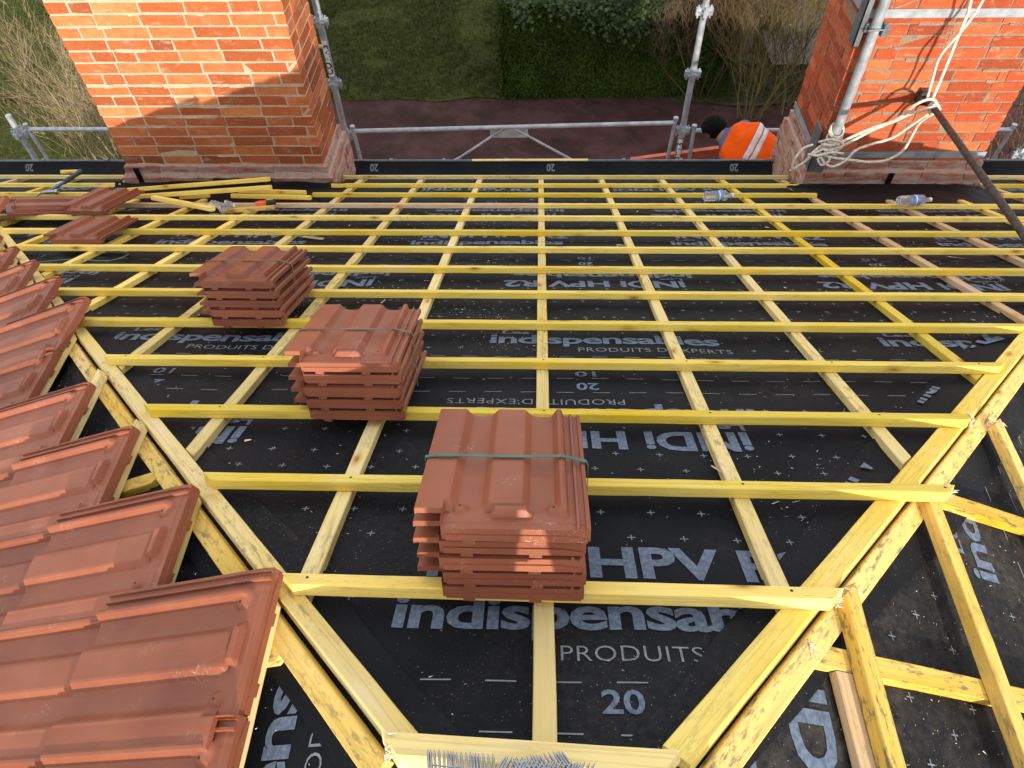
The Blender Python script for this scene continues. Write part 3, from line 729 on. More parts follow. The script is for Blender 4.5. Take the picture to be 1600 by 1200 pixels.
def pxof(p):
    q = p - CP; z = q.dot(CF); return 800 + FPX * q.dot(CR) / z, 600 - FPX * q.dot(CU) / z
for j in range(0, 11):
    b = -.03 + .357 * j; k = lastk[j]; n_ = 0
    while True:
        yr = .035 + .2815 * k
        vis = False
        for (aa, bb) in ((yr, b), (yr - TW, b), (yr, b + TL), (yr - TW, b + TL), (yr - TW / 2, b)):
            p = FL.P(aa, bb, .05); x_, y_ = pxof(p)
            if x_ > -20 and -50 < y_ < 1230: vis = True
        if not vis or k < -6: break
        m_ = FL.M(yr - TW + rng.uniform(-.002, .002), b + rng.uniform(-.002, .002), BH + .0145 + rng.uniform(0, .0008)) @ Matrix.Rotation(rng.uniform(-.004, .004), 4, 'Z') @ tilt
        where = 'at the hip end' if n_ == 0 else ('%s in from the hip' % ORD[n_])
        tile(m_, 'terracotta tile %s of the %s laid row counted from the bottom of the picture' % (where, ORD[j]) if n_ else 'terracotta tile at the hip end of the %s laid row, its corner overhanging' % ORD[j], GT)
        k -= 1; n_ += 1
# stacks: (right a of the stack, b of the head, base w, n)
def strap(parent_label, F, a0, b, w_top, w_bot, mat, bl, wid=.0095):
    mb = MB(); pts = []
    t = .0012
    path = [(a0 - .003, w_bot), (a0 - .004, w_top + .030), (a0 + .02, w_top + .0335), (a0 + TW * .2, w_top + .0345), (a0 + TW * .43, w_top + .0335), (a0 + TW * .60, w_top + .0335), (a0 + TW * .85, w_top + .036), (a0 + TW * .90, w_top + .031), (a0 + TW + .003, w_top + .0195), (a0 + TW + .008, w_top + .008), (a0 + TW + .010, w_bot)]
    vs = []
    for i, (a, w_) in enumerate(path):
        bb = b + (.0 if i < 7 else .010 * (i - 6) / 3)
        for db in (-wid / 2, wid / 2):
            for dt in (0, t): vs.append(F.P(a, bb + db, w_ + dt if 0 < i < len(path) - 2 else w_) + (F.e * (-dt if i < 2 else (dt if i > 7 else 0))))
    fs = []
    for i in range(len(path) - 1):
        o = i * 4; fs += [(o, o + 4, o + 6, o + 2), (o + 1, o + 3, o + 7, o + 5), (o, o + 1, o + 5, o + 4), (o + 2, o + 6, o + 7, o + 3)]
    mb.add(vs, fs); o = mb.build('strap', mat); tag(o, parent_label, 'strap'); return o
POSN = ['bottom tile', 'second tile up', 'middle tile', 'second tile down', 'top tile']
def stack(a_l, b_h, dr, name, mat, slab, pitch=.0392, w0=BH + .014, drift=(0, 0)):
    for i in range(5):
        ja, jb = rng.uniform(-.004, .004) + drift[0] * i, rng.uniform(-.004, .004) + drift[1] * i
        if i == 4: ja, jb = drift[0] * i + dr[0], drift[1] * i + dr[1]
        M = FM.M(a_l + ja, b_h + jb, w0 + pitch * i) @ Matrix.Rotation(rng.uniform(-.008, .008), 4, 'Z')
        extra = {'nearest': ', green strap across', 'middle': '', 'farthest': ''}[name] if i == 4 else ''
        tile(M, 'terracotta tile, %s of the %s strapped stack on the battens%s' % (POSN[i], name, extra), 'tiles of the %s stack' % name)
    strap(slab, FM, a_l + drift[0] * 4 + dr[0], b_h + .205, w0 + pitch * 4, w0 - .01, mat, None)
stack(-.262, -.022, (.004, -.004), 'nearest', M_STRAP, 'green plastic strap round the nearest tile stack', drift=(.001, -.003))
stack(-.752, .718, (-.004, .0), 'middle', M_STRAPG, 'dark grey strap round the middle tile stack')
stack(-1.362, 1.478, (-.012, .0), 'farthest', M_STRAPG, 'brown strap round the farthest tile stack', drift=(-.002, 0))
# loose tiles at the far left
tile(FM.M(-2.80, 2.70, BH + .016) @ Matrix.Rotation(.04, 4, 'Z') @ Matrix.Rotation(.03, 4, 'X'), 'single loose terracotta tile lying left of the farthest stack', None)
tile(FM.M(-3.14, 3.40, BH + .030) @ Matrix.Rotation(-.10, 4, 'Z') @ Matrix.Rotation(.10, 4, 'X'), 'loose terracotta tile below the hammer, right one of the leaning pair', None)
tile(FM.M(-3.62, 3.60, BH + .055) @ Matrix.Rotation(-.95, 4, 'Z') @ Matrix.Rotation(.12, 4, 'Y') @ Matrix.Rotation(-.10, 4, 'X'), 'loose terracotta tile below the hammer, left one tipped on its side', None)
# ================================================================ CHIMNEYS
def brickwork(mb, x0, x1, y0, y1, z0, z1, cz, ch, bl, hd, grow=0.0, proud=.006, dirty=None):
    """running bond on four faces; cz = height of one bed joint, ch = course height"""
    k0 = int(floor((z0 - cz) / ch)); k1 = int(math.ceil((z1 - cz) / ch)); jt = .0165 if cz < -1.88 or cz > -1.3 else .0135
    for k in range(k0, k1):
        za, zb = max(z0, cz + k * ch + jt / 2), min(z1, cz + (k + 1) * ch - jt / 2)
        if zb - za < .01: continue
        g = min(.05, grow * max(0, (z1 - (za + zb) / 2))) if grow else 0
        X0, X1, Y0, Y1 = x0 - g, x1 + g, y0 - g, y1 + g; odd = k % 2
        def run(s0, s1, first):
            s = s0; out = []; L_ = first
            while s < s1 - .02:
                e = min(s1, s + L_ + rng.uniform(-.006, .006))
                if s1 - e < .05: e = s1
                out.append((s, e)); s = e + jt; L_ = bl if rng.random() > .06 else hd
            return out
        for face in range(4):
            if face in (0, 2):
                a0, a1 = (X0 - proud, X1 + proud) if odd else (X0 + hd + jt, X1 - hd - jt)
            else:
                a0, a1 = (Y0 + hd + jt, Y1 - hd - jt) if odd else (Y0 - proud, Y1 + proud)
            for (s, e) in run(a0, a1, bl if odd else bl * .5):
                q = rng.uniform(-.0025, .003) + proud
                if face == 0: p0, p1 = (s, Y0 - q, za), (e, Y0 + hd, zb)
                elif face == 2: p0, p1 = (s, Y1 - hd, za), (e, Y1 + q, zb)
                elif face == 1: p0, p1 = (X0 - q, s, za), (X0 + hd, e, zb)
                else: p0, p1 = (X1 - hd, s, za), (X1 + q, e, zb)
                t = min(1, max(.12, rng.gauss(.52, .27)))
                if rng.random() < .04: t = .06
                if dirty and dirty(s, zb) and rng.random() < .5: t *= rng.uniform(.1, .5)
                mb.box(p0, p1, c=t, jit=.0034)
def chimney(name, label, x0, x1, y0, y1, zs, zt, cz, ch, bl, mats, dirty=None, gap=None):
    zr = -(y0 - .08) * TA - .06; root = tag(empty(name, ((x0 + x1) / 2, (y0 + y1) / 2, zs)), label, 'chimney')
    I = Matrix.Translation(-root.location)
    mb = MB()
    brickwork(mb, x0, x1, y0, y1, zs, zt if not gap else gap - .012, cz, ch, bl, bl * .48, dirty=dirty)
    if gap: brickwork(mb, x0, x1, y0, y1, gap + .012, zt, gap + .006, ch, bl, bl * .48, dirty=dirty)
    mb.build('bricks', mats[0], root, I.copy())
    mb = MB(); n = 40
    mb.box((x0 - .0015, y0 - .0015, zs - .01), (x1 + .0015, y1 + .0015, zt))
    for (yy, s_) in ((y0, -1), (y1, 1)):                          # mortar beds, slightly uneven
        for i in range(26):
            z_ = cz + rng.randint(-2, 14) * ch if not gap else (gap if i < 10 else cz + rng.randint(0, 14) * ch); x_ = rng.uniform(x0 + .05, x1 - .25)
            mb.box((x_, yy - .0085, z_ - rng.uniform(.006, .016)), (x_ + rng.uniform(.05, .3), yy + .02, z_ + rng.uniform(.006, .014)), jit=.004)
    mb.build('mortar', mats[1], root, I.copy())
    mb = MB(); g = .10
    zb = zs - .55
    brickwork(mb, x0 - .012, x1 + .012, y0 - .012, y1 + .012, zb, zs - .006, cz, ch, bl, bl * .48, grow=.36, proud=.003)
    mb.build('flared_base', M_BRICKS, root, I.copy())
    mb = MB(); vs = []
    for z_, e in ((zs - .002, .008), (zs - .15, .056), (zs - .6, .058)):
        vs += [(x0 - e - .0, y0 - e, z_), (x1 + e, y0 - e, z_), (x1 + e, y1 + e, z_), (x0 - e, y1 + e, z_)]
    mb.add(vs, [(0, 1, 5, 4), (1, 2, 6, 5), (2, 3, 7, 6), (3, 0, 4, 7), (0, 3, 2, 1), (4, 5, 9, 8), (5, 6, 10, 9), (6, 7, 11, 10), (7, 4, 8, 11)]); mb.build('mortar_smear', mats[2], root, I.copy())
    return root, I
M_SMEAR = mortar_mat('smear_mortar', (.52, .40, .33), .3)
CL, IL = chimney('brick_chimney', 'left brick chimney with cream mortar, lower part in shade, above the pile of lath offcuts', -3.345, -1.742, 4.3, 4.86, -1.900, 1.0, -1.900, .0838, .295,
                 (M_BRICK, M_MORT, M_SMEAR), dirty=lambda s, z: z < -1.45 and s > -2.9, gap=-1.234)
CR_, IR = chimney('brick_chimney', 'right brick chimney girdled by steel bands, pipe and white ropes', 2.124, 3.378, 4.3, 5.0, -1.865, 1.0, -1.865, .0800, .285,
                  (M_BRICK2, M_MORT2, M_SMEAR))
# steel bands and angles of the right chimney
zU = on_y(1450, 19, 4.3).z; zLo = on_y(1430, 240, 4.3).z
mb = MB(); mb.box((2.10, 4.281, zU - .028), (3.40, 4.287, zU + .028)); mb.box((2.104, 4.287, zU - .028), (2.110, 5.01, zU + .028)); mb.build('steel_band', M_GALV, CR_, IR.copy())
mb = MB(); mb.box((2.10, 4.281, zLo - .026), (3.39, 4.287, zLo + .026)); mb.box((2.104, 4.287, zLo - .026), (2.110, 5.01, zLo + .026)); mb.build('steel_band', M_GALV, CR_, IR.copy())
mb = MB(); p = on_y(1330, 45, 4.28); mb.box((2.085, 4.262, p.z - .11), (2.125, 4.270, p.z + .35)); mb.box((2.085, 4.262, p.z - .11), (2.092, 4.36, p.z + .35)); mb.build('corner_angle', M_ZINC, CR_, IR.copy())
mb = MB(); mb.box((2.078, 4.262, zLo - .12), (2.085, 4.40, zLo + .22)); mb.box((2.078, 4.262, zLo - .16), (2.20, 4.268, zLo - .02)); mb.build('corner_angle', M_ZINC, CR_, IR.copy())
p0 = on_y(1284, 222, 4.225); p1 = on_y(1357, -5, 4.225)
mb = MB(); mb.tube([(2.175, 4.225, -1.80), (2.175, 4.225, 1.1)], .033, 14); mb.build('steel_pipe', M_GALV, CR_, IR.copy(), smooth=True)
pb = on_y(1342, 45, 4.20)
mb = MB(); mb.box((2.12, 4.245, pb.z - .045), (2.262, 4.262, pb.z + .012)); mb.box((2.222, 4.205, pb.z - .06), (2.228, 4.262, pb.z + .02)); mb.box((2.222, 4.20, pb.z - .05), (2.262, 4.206, pb.z + .02), jit=.004)
mb.tube([(2.175 + .038 * cos(t), 4.225 + .038 * sin(t), pb.z + .004 * sin(3 * t)) for t in [k * pi / 8 for k in range(17)]], .004, 6); mb.tube([(2.12, 4.19, pb.z - .01), (2.25, 4.185, pb.z + .0)], .005, 6); mb.build('pipe_clamp', M_ZINC, CR_, IR.copy())
# membrane aprons dressed against the chimneys
def apron(x0, x1, top, root, I, ytop, ybot, seed, tape, mark=None):
    mb = MB(); n, m = 70, 14; vs = []
    for j in range(m + 1):
        t = j / m
        for i in range(n + 1):
            x = x0 + (x1 - x0) * i / n; s = i / n
            zt = top(x); yb = ybot + .02 * mnoise.noise(Vector((x * 3, 1, seed)))
            if t < .55: u = t / .55; y = ytop - .012 - .04 * u ** 2; z = zt + (-(y - .02) * TA + .03 - zt) * u
            else: u = (t - .55) / .45; y = ytop - .052 + (yb - ytop + .052) * u; z = -y * TA + .03 * (1 - u) ** 1.5 - .022
            cr_ = 1 + 2.2 * max(0, 1 - min(abs(x - x0), abs(x - x1)) / .22); z += (.007 * mnoise.noise(Vector((x * 6, t * 4, seed))) + .005 * mnoise.noise(Vector((x * 17, t * 9, seed)))) * cr_ + .012 * (1 - t) * mnoise.noise(Vector((x * 2.3, 0, seed + 8))); y -= (.010 * mnoise.noise(Vector((x * 5, t * 5, seed + 3))) + .006 * mnoise.noise(Vector((x * 14, t * 11, seed + 3)))) * cr_
            vs.append((x, y, z))
    mb.add(vs, [(j * (n + 1) + i, j * (n + 1) + i + 1, (j + 1) * (n + 1) + i + 1, (j + 1) * (n + 1) + i) for j in range(m) for i in range(n)])
    mb.build('membrane_apron', M_APR, root, I.copy(), smooth=True, angle=180)
    for (a, b) in tape:
        mb = MB(); mb.box((a[0], a[1], a[2]), (a[0] + .045, a[1] + .004, b)); mb.build('tape', M_APR, root, I.copy())
M_APR = simple('black_apron', (.007, .0075, .009), .6, var=.3, scale=6, bmp=.3, spec=.15)
apron(-3.40, -1.55, lambda x: -1.972 - .03 * abs((x + 2.5) / .9) ** 3 + (.035 if -2.62 < x < -2.15 else 0), CL, IL, 4.18, 3.66, 2, [((-3.28, 4.24, -2.04), -1.90)])
apron(1.90, 3.36, lambda x: -2.00 - .11 * sm(2.95, 3.34, x) - .02 * (1 - sm(1.9, 2.1, x)), CR_, IR, 4.17, 3.60, 6, [((2.70, 4.225, -2.05), -1.935)])
mb = MB(); vs, fs, w_ = fit('n10', '10', .074, .046, .02); A0 = (3.12, 4.095, -1.975)
mb.add([(A0[0] - v.x * 1.1, A0[1] - .02 - .02 * (1 - v.y / .046), A0[2] - .095 + .055 * (1 - v.y / .046) + 0.0) for v in vs], fs)
mb.build('printed_marks', M_PRINT2, CR_, IR.copy())

# bracket, stay pole, ropes on the right chimney
pbk = on_y(1443, 148, 4.28)
mb = MB(); 
for _ in range(7):
    d = Vector((rng.uniform(-.03, .03), rng.uniform(-.08, 0), rng.uniform(-.05, .05))); mb.box((pbk.x + d.x - .03, pbk.y + d.y - .03, pbk.z + d.z - .02), (pbk.x + d.x + .025, pbk.y + d.y + .02, pbk.z + d.z + .02), jit=.012)
mb.build('wall_bracket', M_RUST, CR_, IR.copy())
e0 = Vector((pbk.x + .01, 4.20, pbk.z)); aE = FM.at(1652, 440, .05); e1 = FM.P(aE[0], aE[1], .05)
po = tag(empty('stay_pole', tuple(e1)), 'dark rusty stay pole running from the right chimney down to the roof edge', 'pole')
mb = MB(); L_ = [e0.lerp(e1, t / 10) - e1 for t in range(11)]; mb.tube(L_, [.021] * 11, 12); mb.build('tube', M_RUST, po, smooth=True)
mb = MB(); q = e0.lerp(e1, .03) - e1; mb.tube([q - (e0 - e1).normalized() * .03, q + (e0 - e1).normalized() * .03], .028, 12); mb.build('collar', M_RUST, po, smooth=True)
def R_(lst): return [on_y(x, y, Y) for (x, y, Y) in lst]
rp = tag(empty('rope', tuple(on_y(1285, 225, 4.15))), 'tangled white rope wound on the pipe foot and tied to the stay pole', 'rope')
ropes = [
 R_([(1283, 226, 4.14), (1305, 226, 4.12), (1335, 212, 4.12), (1365, 199, 4.10), (1400, 187, 4.06), (1430, 164, 4.04), (1452, 155, 4.03), (1463, 160, 4.06), (1458, 170, 4.12)]),
 R_([(1281, 231, 4.14), (1300, 234, 4.12), (1328, 222, 4.11), (1362, 204, 4.10), (1396, 190, 4.07), (1428, 176, 4.05), (1455, 168, 4.03), (1468, 170, 4.05), (1462, 179, 4.1)]),
 R_([(1277, 238, 4.14), (1300, 246, 4.10), (1330, 250, 4.09), (1358, 253, 4.09), (1385, 250, 4.10), (1410, 236, 4.10), (1425, 212, 4.10), (1436, 193, 4.09), (1452, 181, 4.06), (1466, 175, 4.06)]),
 R_([(1278, 240, 4.14), (1290, 256, 4.08), (1303, 260, 4.08), (1322, 250, 4.09), (1337, 235, 4.1), (1360, 226, 4.1), (1395, 215, 4.1), (1425, 195, 4.08), (1450, 178, 4.05)]),
 R_([(1279, 222, 4.14), (1300, 218, 4.10), (1318, 226, 4.12), (1300, 238, 4.12), (1284, 232, 4.12)]),
 R_([(1270, 226, 4.14), (1255, 232, 4.12), (1245, 244, 4.10), (1238, 258, 4.10), (1241, 263, 4.10), (1256, 254, 4.10), (1272, 240, 4.10), (1284, 234, 4.12)]),
 R_([(1262, 241, 4.10), (1278, 243, 4.08), (1300, 238, 4.10), (1318, 240, 4.1)]),
 R_([(1282, 228, 4.14), (1268, 240, 4.10), (1258, 252, 4.10), (1246, 260, 4.10), (1234, 267, 4.12)]),
 R_([(1290, 240, 4.14), (1296, 250, 4.08), (1284, 258, 4.08), (1278, 248, 4.10), (1290, 238, 4.14)]),
 R_([(1456, 157, 4.05), (1475, 112, 4.10), (1499, 52, 4.14), (1514, 14, 4.16), (1524, -40, 4.18)]),
 R_([(1449, 153, 4.05), (1456, 128, 4.10), (1467, 92, 4.12), (1487, 66, 4.13), (1508, 42, 4.14), (1534, 4, 4.16), (1552, -40, 4.18)])]
for i, r_ in enumerate(ropes):
    mb = MB(); mb.tube([p - rp.location for p in spline(r_, 8)], .0105 if i in (0, 1, 2, 3, 9) else .0088, 8); mb.build('strand', M_ROPE, rp, smooth=True, angle=180)
for k in range(5):                                              # windings round the pipe
    pts = []; c0 = Vector((2.175, 4.225, 0)); zc = on_y(1287, 205 + 8 * k, 4.2).z
    for i in range(26):
        a = 2 * pi * i / 12; r_ = .047 + .016 * mnoise.noise(Vector((i * .4, k * 3, 1))) + .006 * (i / 26)
        pts.append(c0 + Vector((r_ * cos(a), r_ * sin(a), zc + .03 * sin(a + k) - .02 * i / 26)) - rp.location)
    mb = MB(); mb.tube(pts, .0085, 7); mb.build('winding', M_ROPE, rp, smooth=True, angle=180)
mb = MB(); c0 = e0.lerp(e1, .055); 
for i in range(3):
    dd = (e1 - e0).normalized(); s1 = dd.cross(Vector((0, 0, 1))).normalized(); s2 = dd.cross(s1)
    mb.tube([c0 + dd * (.02 * i + .012 * sin(a)) + (s1 * cos(a) + s2 * sin(a)) * .03 - rp.location for a in [j * pi / 8 for j in range(17)]], .0075, 7)
mb.build('knot', M_ROPE, rp, smooth=True, angle=180)

# ================================================================ SCAFFOLD
YS = 5.9; ZD = -3.75
def post(x, y, z0, z1, coups, label, sticker=None, r=.031):
    root = tag(empty('scaffold_post', (x, y, z0)), label, 'scaffold post', 'galvanised scaffold posts beyond the eave'); o_ = Vector((x, y, z0))
    mb = MB(); mb.tube([(0, 0, .02), (0, 0, z1 - z0)], r, 14); mb.build('tube', M_GALV, root, smooth=True)
    mb = MB(); mb.box((-.075, -.075, 0), (.075, .075, .012)); mb.tube([(0, 0, .01), (0, 0, .12)], .022, 8); mb.build('base_plate', M_GALV, root)
    for z in coups:
        mb = MB(); zz = z - z0
        mb.tube([(0, 0, zz - .006), (0, 0, zz + .006)], .062, 12); mb.tube([(0, 0, zz - .045), (0, 0, zz + .045)], r + .007, 12)
        for a in (0, pi / 2, pi, 3 * pi / 2):
            m_ = Matrix.Translation((0, 0, zz)) @ Matrix.Rotation(a, 4, 'Z'); mb.box((r + .002, -.018, -.032), (r + .045, .018, .028), M=m_); mb.box((r + .018, -.005, -.06), (r + .032, .005, .05), M=m_)
        mb.build('coupler', M_GALV, root)
    if sticker:
        zz = sticker - z0; h = .046; mb = MB(); n = 6; vs = []
        for z_ in (zz - .17, zz + .17):
            for i in range(n + 1):
                a = -pi / 2 + (i / n - .5) * 1.6; vs.append(((r + .0012) * cos(a), (r + .0012) * sin(a), z_))
        mb.add(vs, [(i, i + 1, i + n + 2, i + n + 1) for i in range(n)]); st = mb.build('sticker', M_WHITE, root)
        tv, tf, tw = T('com', 'COMABI', 1.0, off=.03, space=1.05); mb = MB(); s = .30 / tw; vs = []
        for v in tv:
            a = -pi / 2 - (v.y * s * 1.1 - .024) / r; vs.append(((r + .0028) * cos(a), (r + .0028) * sin(a), zz - .15 + v.x * s))
        mb.add(vs, tf); mb.build('lettering', M_BLACKINK, st)
    return root
zc = lambda x, y: on_y(x, y, YS).z
post(-2.0, YS, GZ, .2, [zc(503, 33), zc(521, 130), zc(541, 210), -4.6, -6.2], 'scaffold post right of the left chimney, lettered sticker half way up', on_y(511, 90, YS).z)
post(1.415, YS, GZ, .1, [zc(1098, 17), zc(1083, 115), zc(1069, 203), -4.6, -6.2], 'scaffold post rising left of the crouching worker, with stickered foot', on_y(1065, 236, YS).z - .02, .029)
pL = on_y(22, 195, YS)
post(pL.x, YS, GZ, on_y(10, 180, YS).z, [on_y(30, 208, YS).z, -4.6, -6.2], 'short scaffold post in front of the shrub at far left', None)
pR = on_y(1592, 240, YS)
post(pR.x + .02, YS, GZ, -2.0, [on_y(1592, 200, YS).z - .3, -4.6, -6.2], 'scaffold post at the far right beyond the gutter', on_y(1592, 244, YS).z)
def guard(x0, x1, z0, z1, label, plate=True, ext=0):
    root = tag(empty('guardrail', (x0, YS - .03, ZD)), label, 'guardrail', 'scaffold guardrail frames'); o_ = Vector((x0, YS - .03, ZD))
    W = x1 - x0; ha = z0 - ZD; hb = z1 - ZD
    mb = MB(); mb.tube([(0, 0, ha), (W, 0, hb)], .0215, 12); mb.build('top_rail', M_GALV, root, smooth=True)
    for x, h in ((.0, ha), (W, hb)):
        mb = MB(); mb.tube([(x + (.04 if x == 0 else -.04), 0, .05), (x, 0, h + .05)], .020, 10); mb.tube([(x, 0, h + .02), (x, 0, h + .06)], .026, 10); mb.build('upright', M_GALV, root, smooth=True)
    mb = MB(); mb.tube([(0, .0, .5), (W, .0, .5)], .017, 10); mb.build('mid_rail', M_GALV, root, smooth=True)
    if plate:
        c = W * .49; h = ha + (hb - ha) * .49
        mb = MB(); mb.box((c - .19, -.004, h - .115), (c + .19, .004, h - .015)); mb.build('gusset_plate', M_GALV, root)
        for s in (-1, 1):
            mb = MB(); mb.tube([(c + s * .06, -.014, h - .01), (c + s * (.52 if s < 0 else .60), -.014, h - .34), (c + s * 1.15, -.014, .52)], .0125, 8); mb.build('brace', M_GALV, root, smooth=True)
a, b_ = on_y(552, 205, YS - .03), on_y(1055, 192, YS - .03)
guard(a.x, b_.x, a.z, b_.z, 'guardrail frame spanning between the two chimneys, with gusset plate and two braces')
a, b_ = on_y(44, 202, YS - .03), on_y(170, 203, YS - .03)
guard(a.x, -2.10, a.z, b_.z, 'guardrail frame at the far left, passing behind the left chimney')
guard(1.52, 4.62, on_y(1240, 201, YS).z, on_y(1590, 200, YS).z, 'guardrail frame running behind the worker and the right chimney', False)
for i, (x0, x1) in enumerate(((-5.5, -2.03), (-1.97, 1.385), (1.445, 4.75))):
    mb = MB(); mb.box((x0, 5.12, ZD - .05), (x1, 5.82, ZD)); o = mb.build('scaffold_deck', M_GALV); tag(o, 'steel scaffold deck below the eave, %s bay' % ['left', 'middle', 'right'][i], 'scaffold deck', 'scaffold decks below the eave')
p0, p1 = on_y(985, 254, 6.0), on_y(1200, 226, 6.0)
mb = MB(); d = p1 - p0; L_ = d.length; Mx = Matrix.Translation(p0) @ d.to_track_quat('X', 'Z').to_matrix().to_4x4()
mb.box((0, -.02, -.045), (L_, .02, .045)); mb.box((0, -.026, .030), (L_, .026, .048)); tag(mb.build('toe_board', M_ORANGEW, None, Mx), 'orange red board on the scaffold beside the crouching worker', 'board')

# ================================================================ PEOPLE
def cloth(name, c, var=.2): return simple(name, c, .85, var=var, scale=12, bmp=.4, spec=.1)
M_VEST = simple('orange_vest', (.90, .105, .006), .8, var=.12, scale=9, bmp=.5, spec=.1); M_REFL = simple('reflective_band', (.62, .63, .66), .5, var=.15, scale=30)
M_BLUE = cloth('blue_jacket', (.10, .15, .30)); M_SKIN = simple('skin', (.30, .17, .11), .55, var=.1); M_HAIR = simple('black_hair', (.005, .0045, .0045), .7, var=.5, scale=60, bmp=.9, spec=.08); M_TROU = cloth('navy_trousers', (.03, .04, .07)); M_BOOT = cloth('boots', (.04, .03, .025)); M_GREYC = cloth('grey_jacket', (.08, .08, .09))
def loft(pts, across, rw, rd, n=20, amp=.006, seed=0, t0=0):
    mb = MB(); vs = []; m = len(pts)
    for i, p in enumerate(pts):
        p = Vector(p); t = (Vector(pts[min(i + 1, m - 1)]) - Vector(pts[max(0, i - 1)])).normalized(); x = (Vector(across) - t * t.dot(Vector(across))).normalized(); y = t.cross(x)
        for k in range(n):
            a = 2 * pi * k / n; c_, s_ = cos(a), sin(a); ex = 1.25
            q = p + x * (rw[i] * (abs(c_) ** (2 / 2.4)) * (1 if c_ > 0 else -1)) + y * (rd[i] * (abs(s_) ** (2 / 2.4)) * (1 if s_ > 0 else -1))
            vs.append(q + (q - p).normalized() * amp * mnoise.noise(q * 9 + Vector((seed, 0, 0))))
    fs = [(i * n + k, i * n + (k + 1) % n, (i + 1) * n + (k + 1) % n, (i + 1) * n + k) for i in range(m - 1) for k in range(n)]
    fs += [tuple(range(n - 1, -1, -1)), tuple((m - 1) * n + k for k in range(n))]
    mb.add(vs, fs); return mb
def lerpn(a, b, n): return [Vector(a).lerp(Vector(b), i / n) for i in range(n + 1)]
def dens(pts, vals, k=4):
    P = spline(pts, k); out = []
    for i in range(len(pts) - 1):
        for j in range(k): out.append(vals[i] + (vals[i + 1] - vals[i]) * j / k)
    return P, out + [vals[-1]]
def person(J, label, torso_mat, vest=None, loc=None):
    """J: joints in world space; one skinned body, clothes and hair as children"""
    root_p = Vector(loc); me = bpy.data.meshes.new('body'); names = list(J.keys()); idx = {k: i for i, k in enumerate(names)}
    E_ = [('pelvis', 'spine'), ('spine', 'chest'), ('chest', 'neck'), ('neck', 'head0'), ('head0', 'head1')]
    for s in 'LR': E_ += [('chest', 'sh' + s), ('sh' + s, 'el' + s), ('el' + s, 'wr' + s), ('wr' + s, 'pa' + s), ('pelvis', 'hi' + s), ('hi' + s, 'kn' + s), ('kn' + s, 'an' + s), ('an' + s, 'to' + s)]
    R = dict(pelvis=(.15, .11), spine=(.14, .10), chest=(.17, .11), neck=(.06, .06), head0=(.085, .09), head1=(.075, .09), sh=(.065, .06), el=(.043, .043), wr=(.028, .022), pa=(.038, .018), hi=(.09, .09), kn=(.06, .06), an=(.042, .045), to=(.04, .03))
    me.from_pydata([tuple(J[k] - root_p) for k in names], [(idx[a], idx[b]) for a, b in E_], []); o = bpy.data.objects.new('tmp', me); COL.objects.link(o)
    mod = o.modifiers.new('s', 'SKIN'); mod.use_smooth_shade = True
    for k in names:
        r = R.get(k) or R[k[:2]]; me.skin_vertices[0].data[idx[k]].radius = r
    me.skin_vertices[0].data[idx['pelvis']].use_root = True
    ss = o.modifiers.new('u', 'SUBSURF'); ss.levels = ss.render_levels = 2
    dg = bpy.context.evaluated_depsgraph_get(); dg.update(); bm_ = bmesh.new(); tmp = bpy.data.meshes.new_from_object(o.evaluated_get(dg)); bm_.from_mesh(tmp); bpy.data.objects.remove(o)
    mb = MB(); mb.add([v.co.copy() for v in bm_.verts], [tuple(v.index for v in f.verts) for f in bm_.faces]); bm_.free()
    for s in 'LR':                                              # fingers and thumb rooted in the palm
        wr, pa = J['wr' + s] - root_p, J['pa' + s] - root_p; d = (pa - wr).normalized(); side = d.cross(Vector((0, 0, 1)));
        side = side.normalized() if side.length > .1 else Vector((1, 0, 0)); nn = side.cross(d) * (-1)
        for f_, (off, ln) in enumerate(((-.030, .070), (-.010, .082), (.010, .077), (.029, .060))):
            b0 = pa + side * off; mb.tube([b0 - d * .02, b0 + d * .02, b0 + d * (ln * .55) + nn * .012, b0 + d * (ln * .8) + nn * .030], [.0095, .009, .0085, .0065], 8)
        b0 = wr.lerp(pa, .55) - side * .03; mb.tube([b0, b0 + d * .03 - side * .022, b0 + d * .055 - side * .024 + nn * .012], [.011, .010, .008], 8)
    # face: nose, ears, brow on the front of the head
    hc = J['head0'].lerp(J['head1'], .5) - root_p; fw = J['face'].normalized() if 'face' in J else Vector((0, 1, 0)); up = (J['head1'] - J['head0']).normalized(); fw = (fw - up * fw.dot(up)).normalized(); sd = up.cross(fw)
    mb.tube([hc + fw * .075 + up * .03, hc + fw * .105 - up * .005, hc + fw * .085 - up * .012], [.010, .016, .012], 8)
    for q in (-1, 1): mb.tube([hc + sd * q * .085 - up * .03, hc + sd * q * .10 + up * .0, hc + sd * q * .088 + up * .03], [.008, .016, .008], 8); mb.tube([hc + fw * .082 + sd * q * .032 + up * .018, hc + fw * .088 + sd * q * .032 + up * .018], .010, 8)
    mb.tube([hc + fw * .084 - sd * .025 - up * .045, hc + fw * .092 - up * .045, hc + fw * .084 + sd * .025 - up * .045], [.004, .008, .004], 6)
    root = mb.build('person', M_SKIN, None, Matrix.Translation(root_p), smooth=True, angle=180); tag(root, label, 'person')
    I = Matrix.Translation(-root_p)
    def rel(l): return [Vector(p) - root_p for p in l]
    ac = (J['shR'] - J['shL']).normalized()
    P, rw = dens([J['pelvis'], J['spine'], J['chest'].lerp(J['spine'], .25), J['chest'], J['chest'].lerp(J['neck'], .6), J['neck']], [.19, .185, .215, .235, .19, .075])
    P, rd = dens([J['pelvis'], J['spine'], J['chest'].lerp(J['spine'], .25), J['chest'], J['chest'].lerp(J['neck'], .6), J['neck']], [.135, .13, .14, .14, .115, .07])
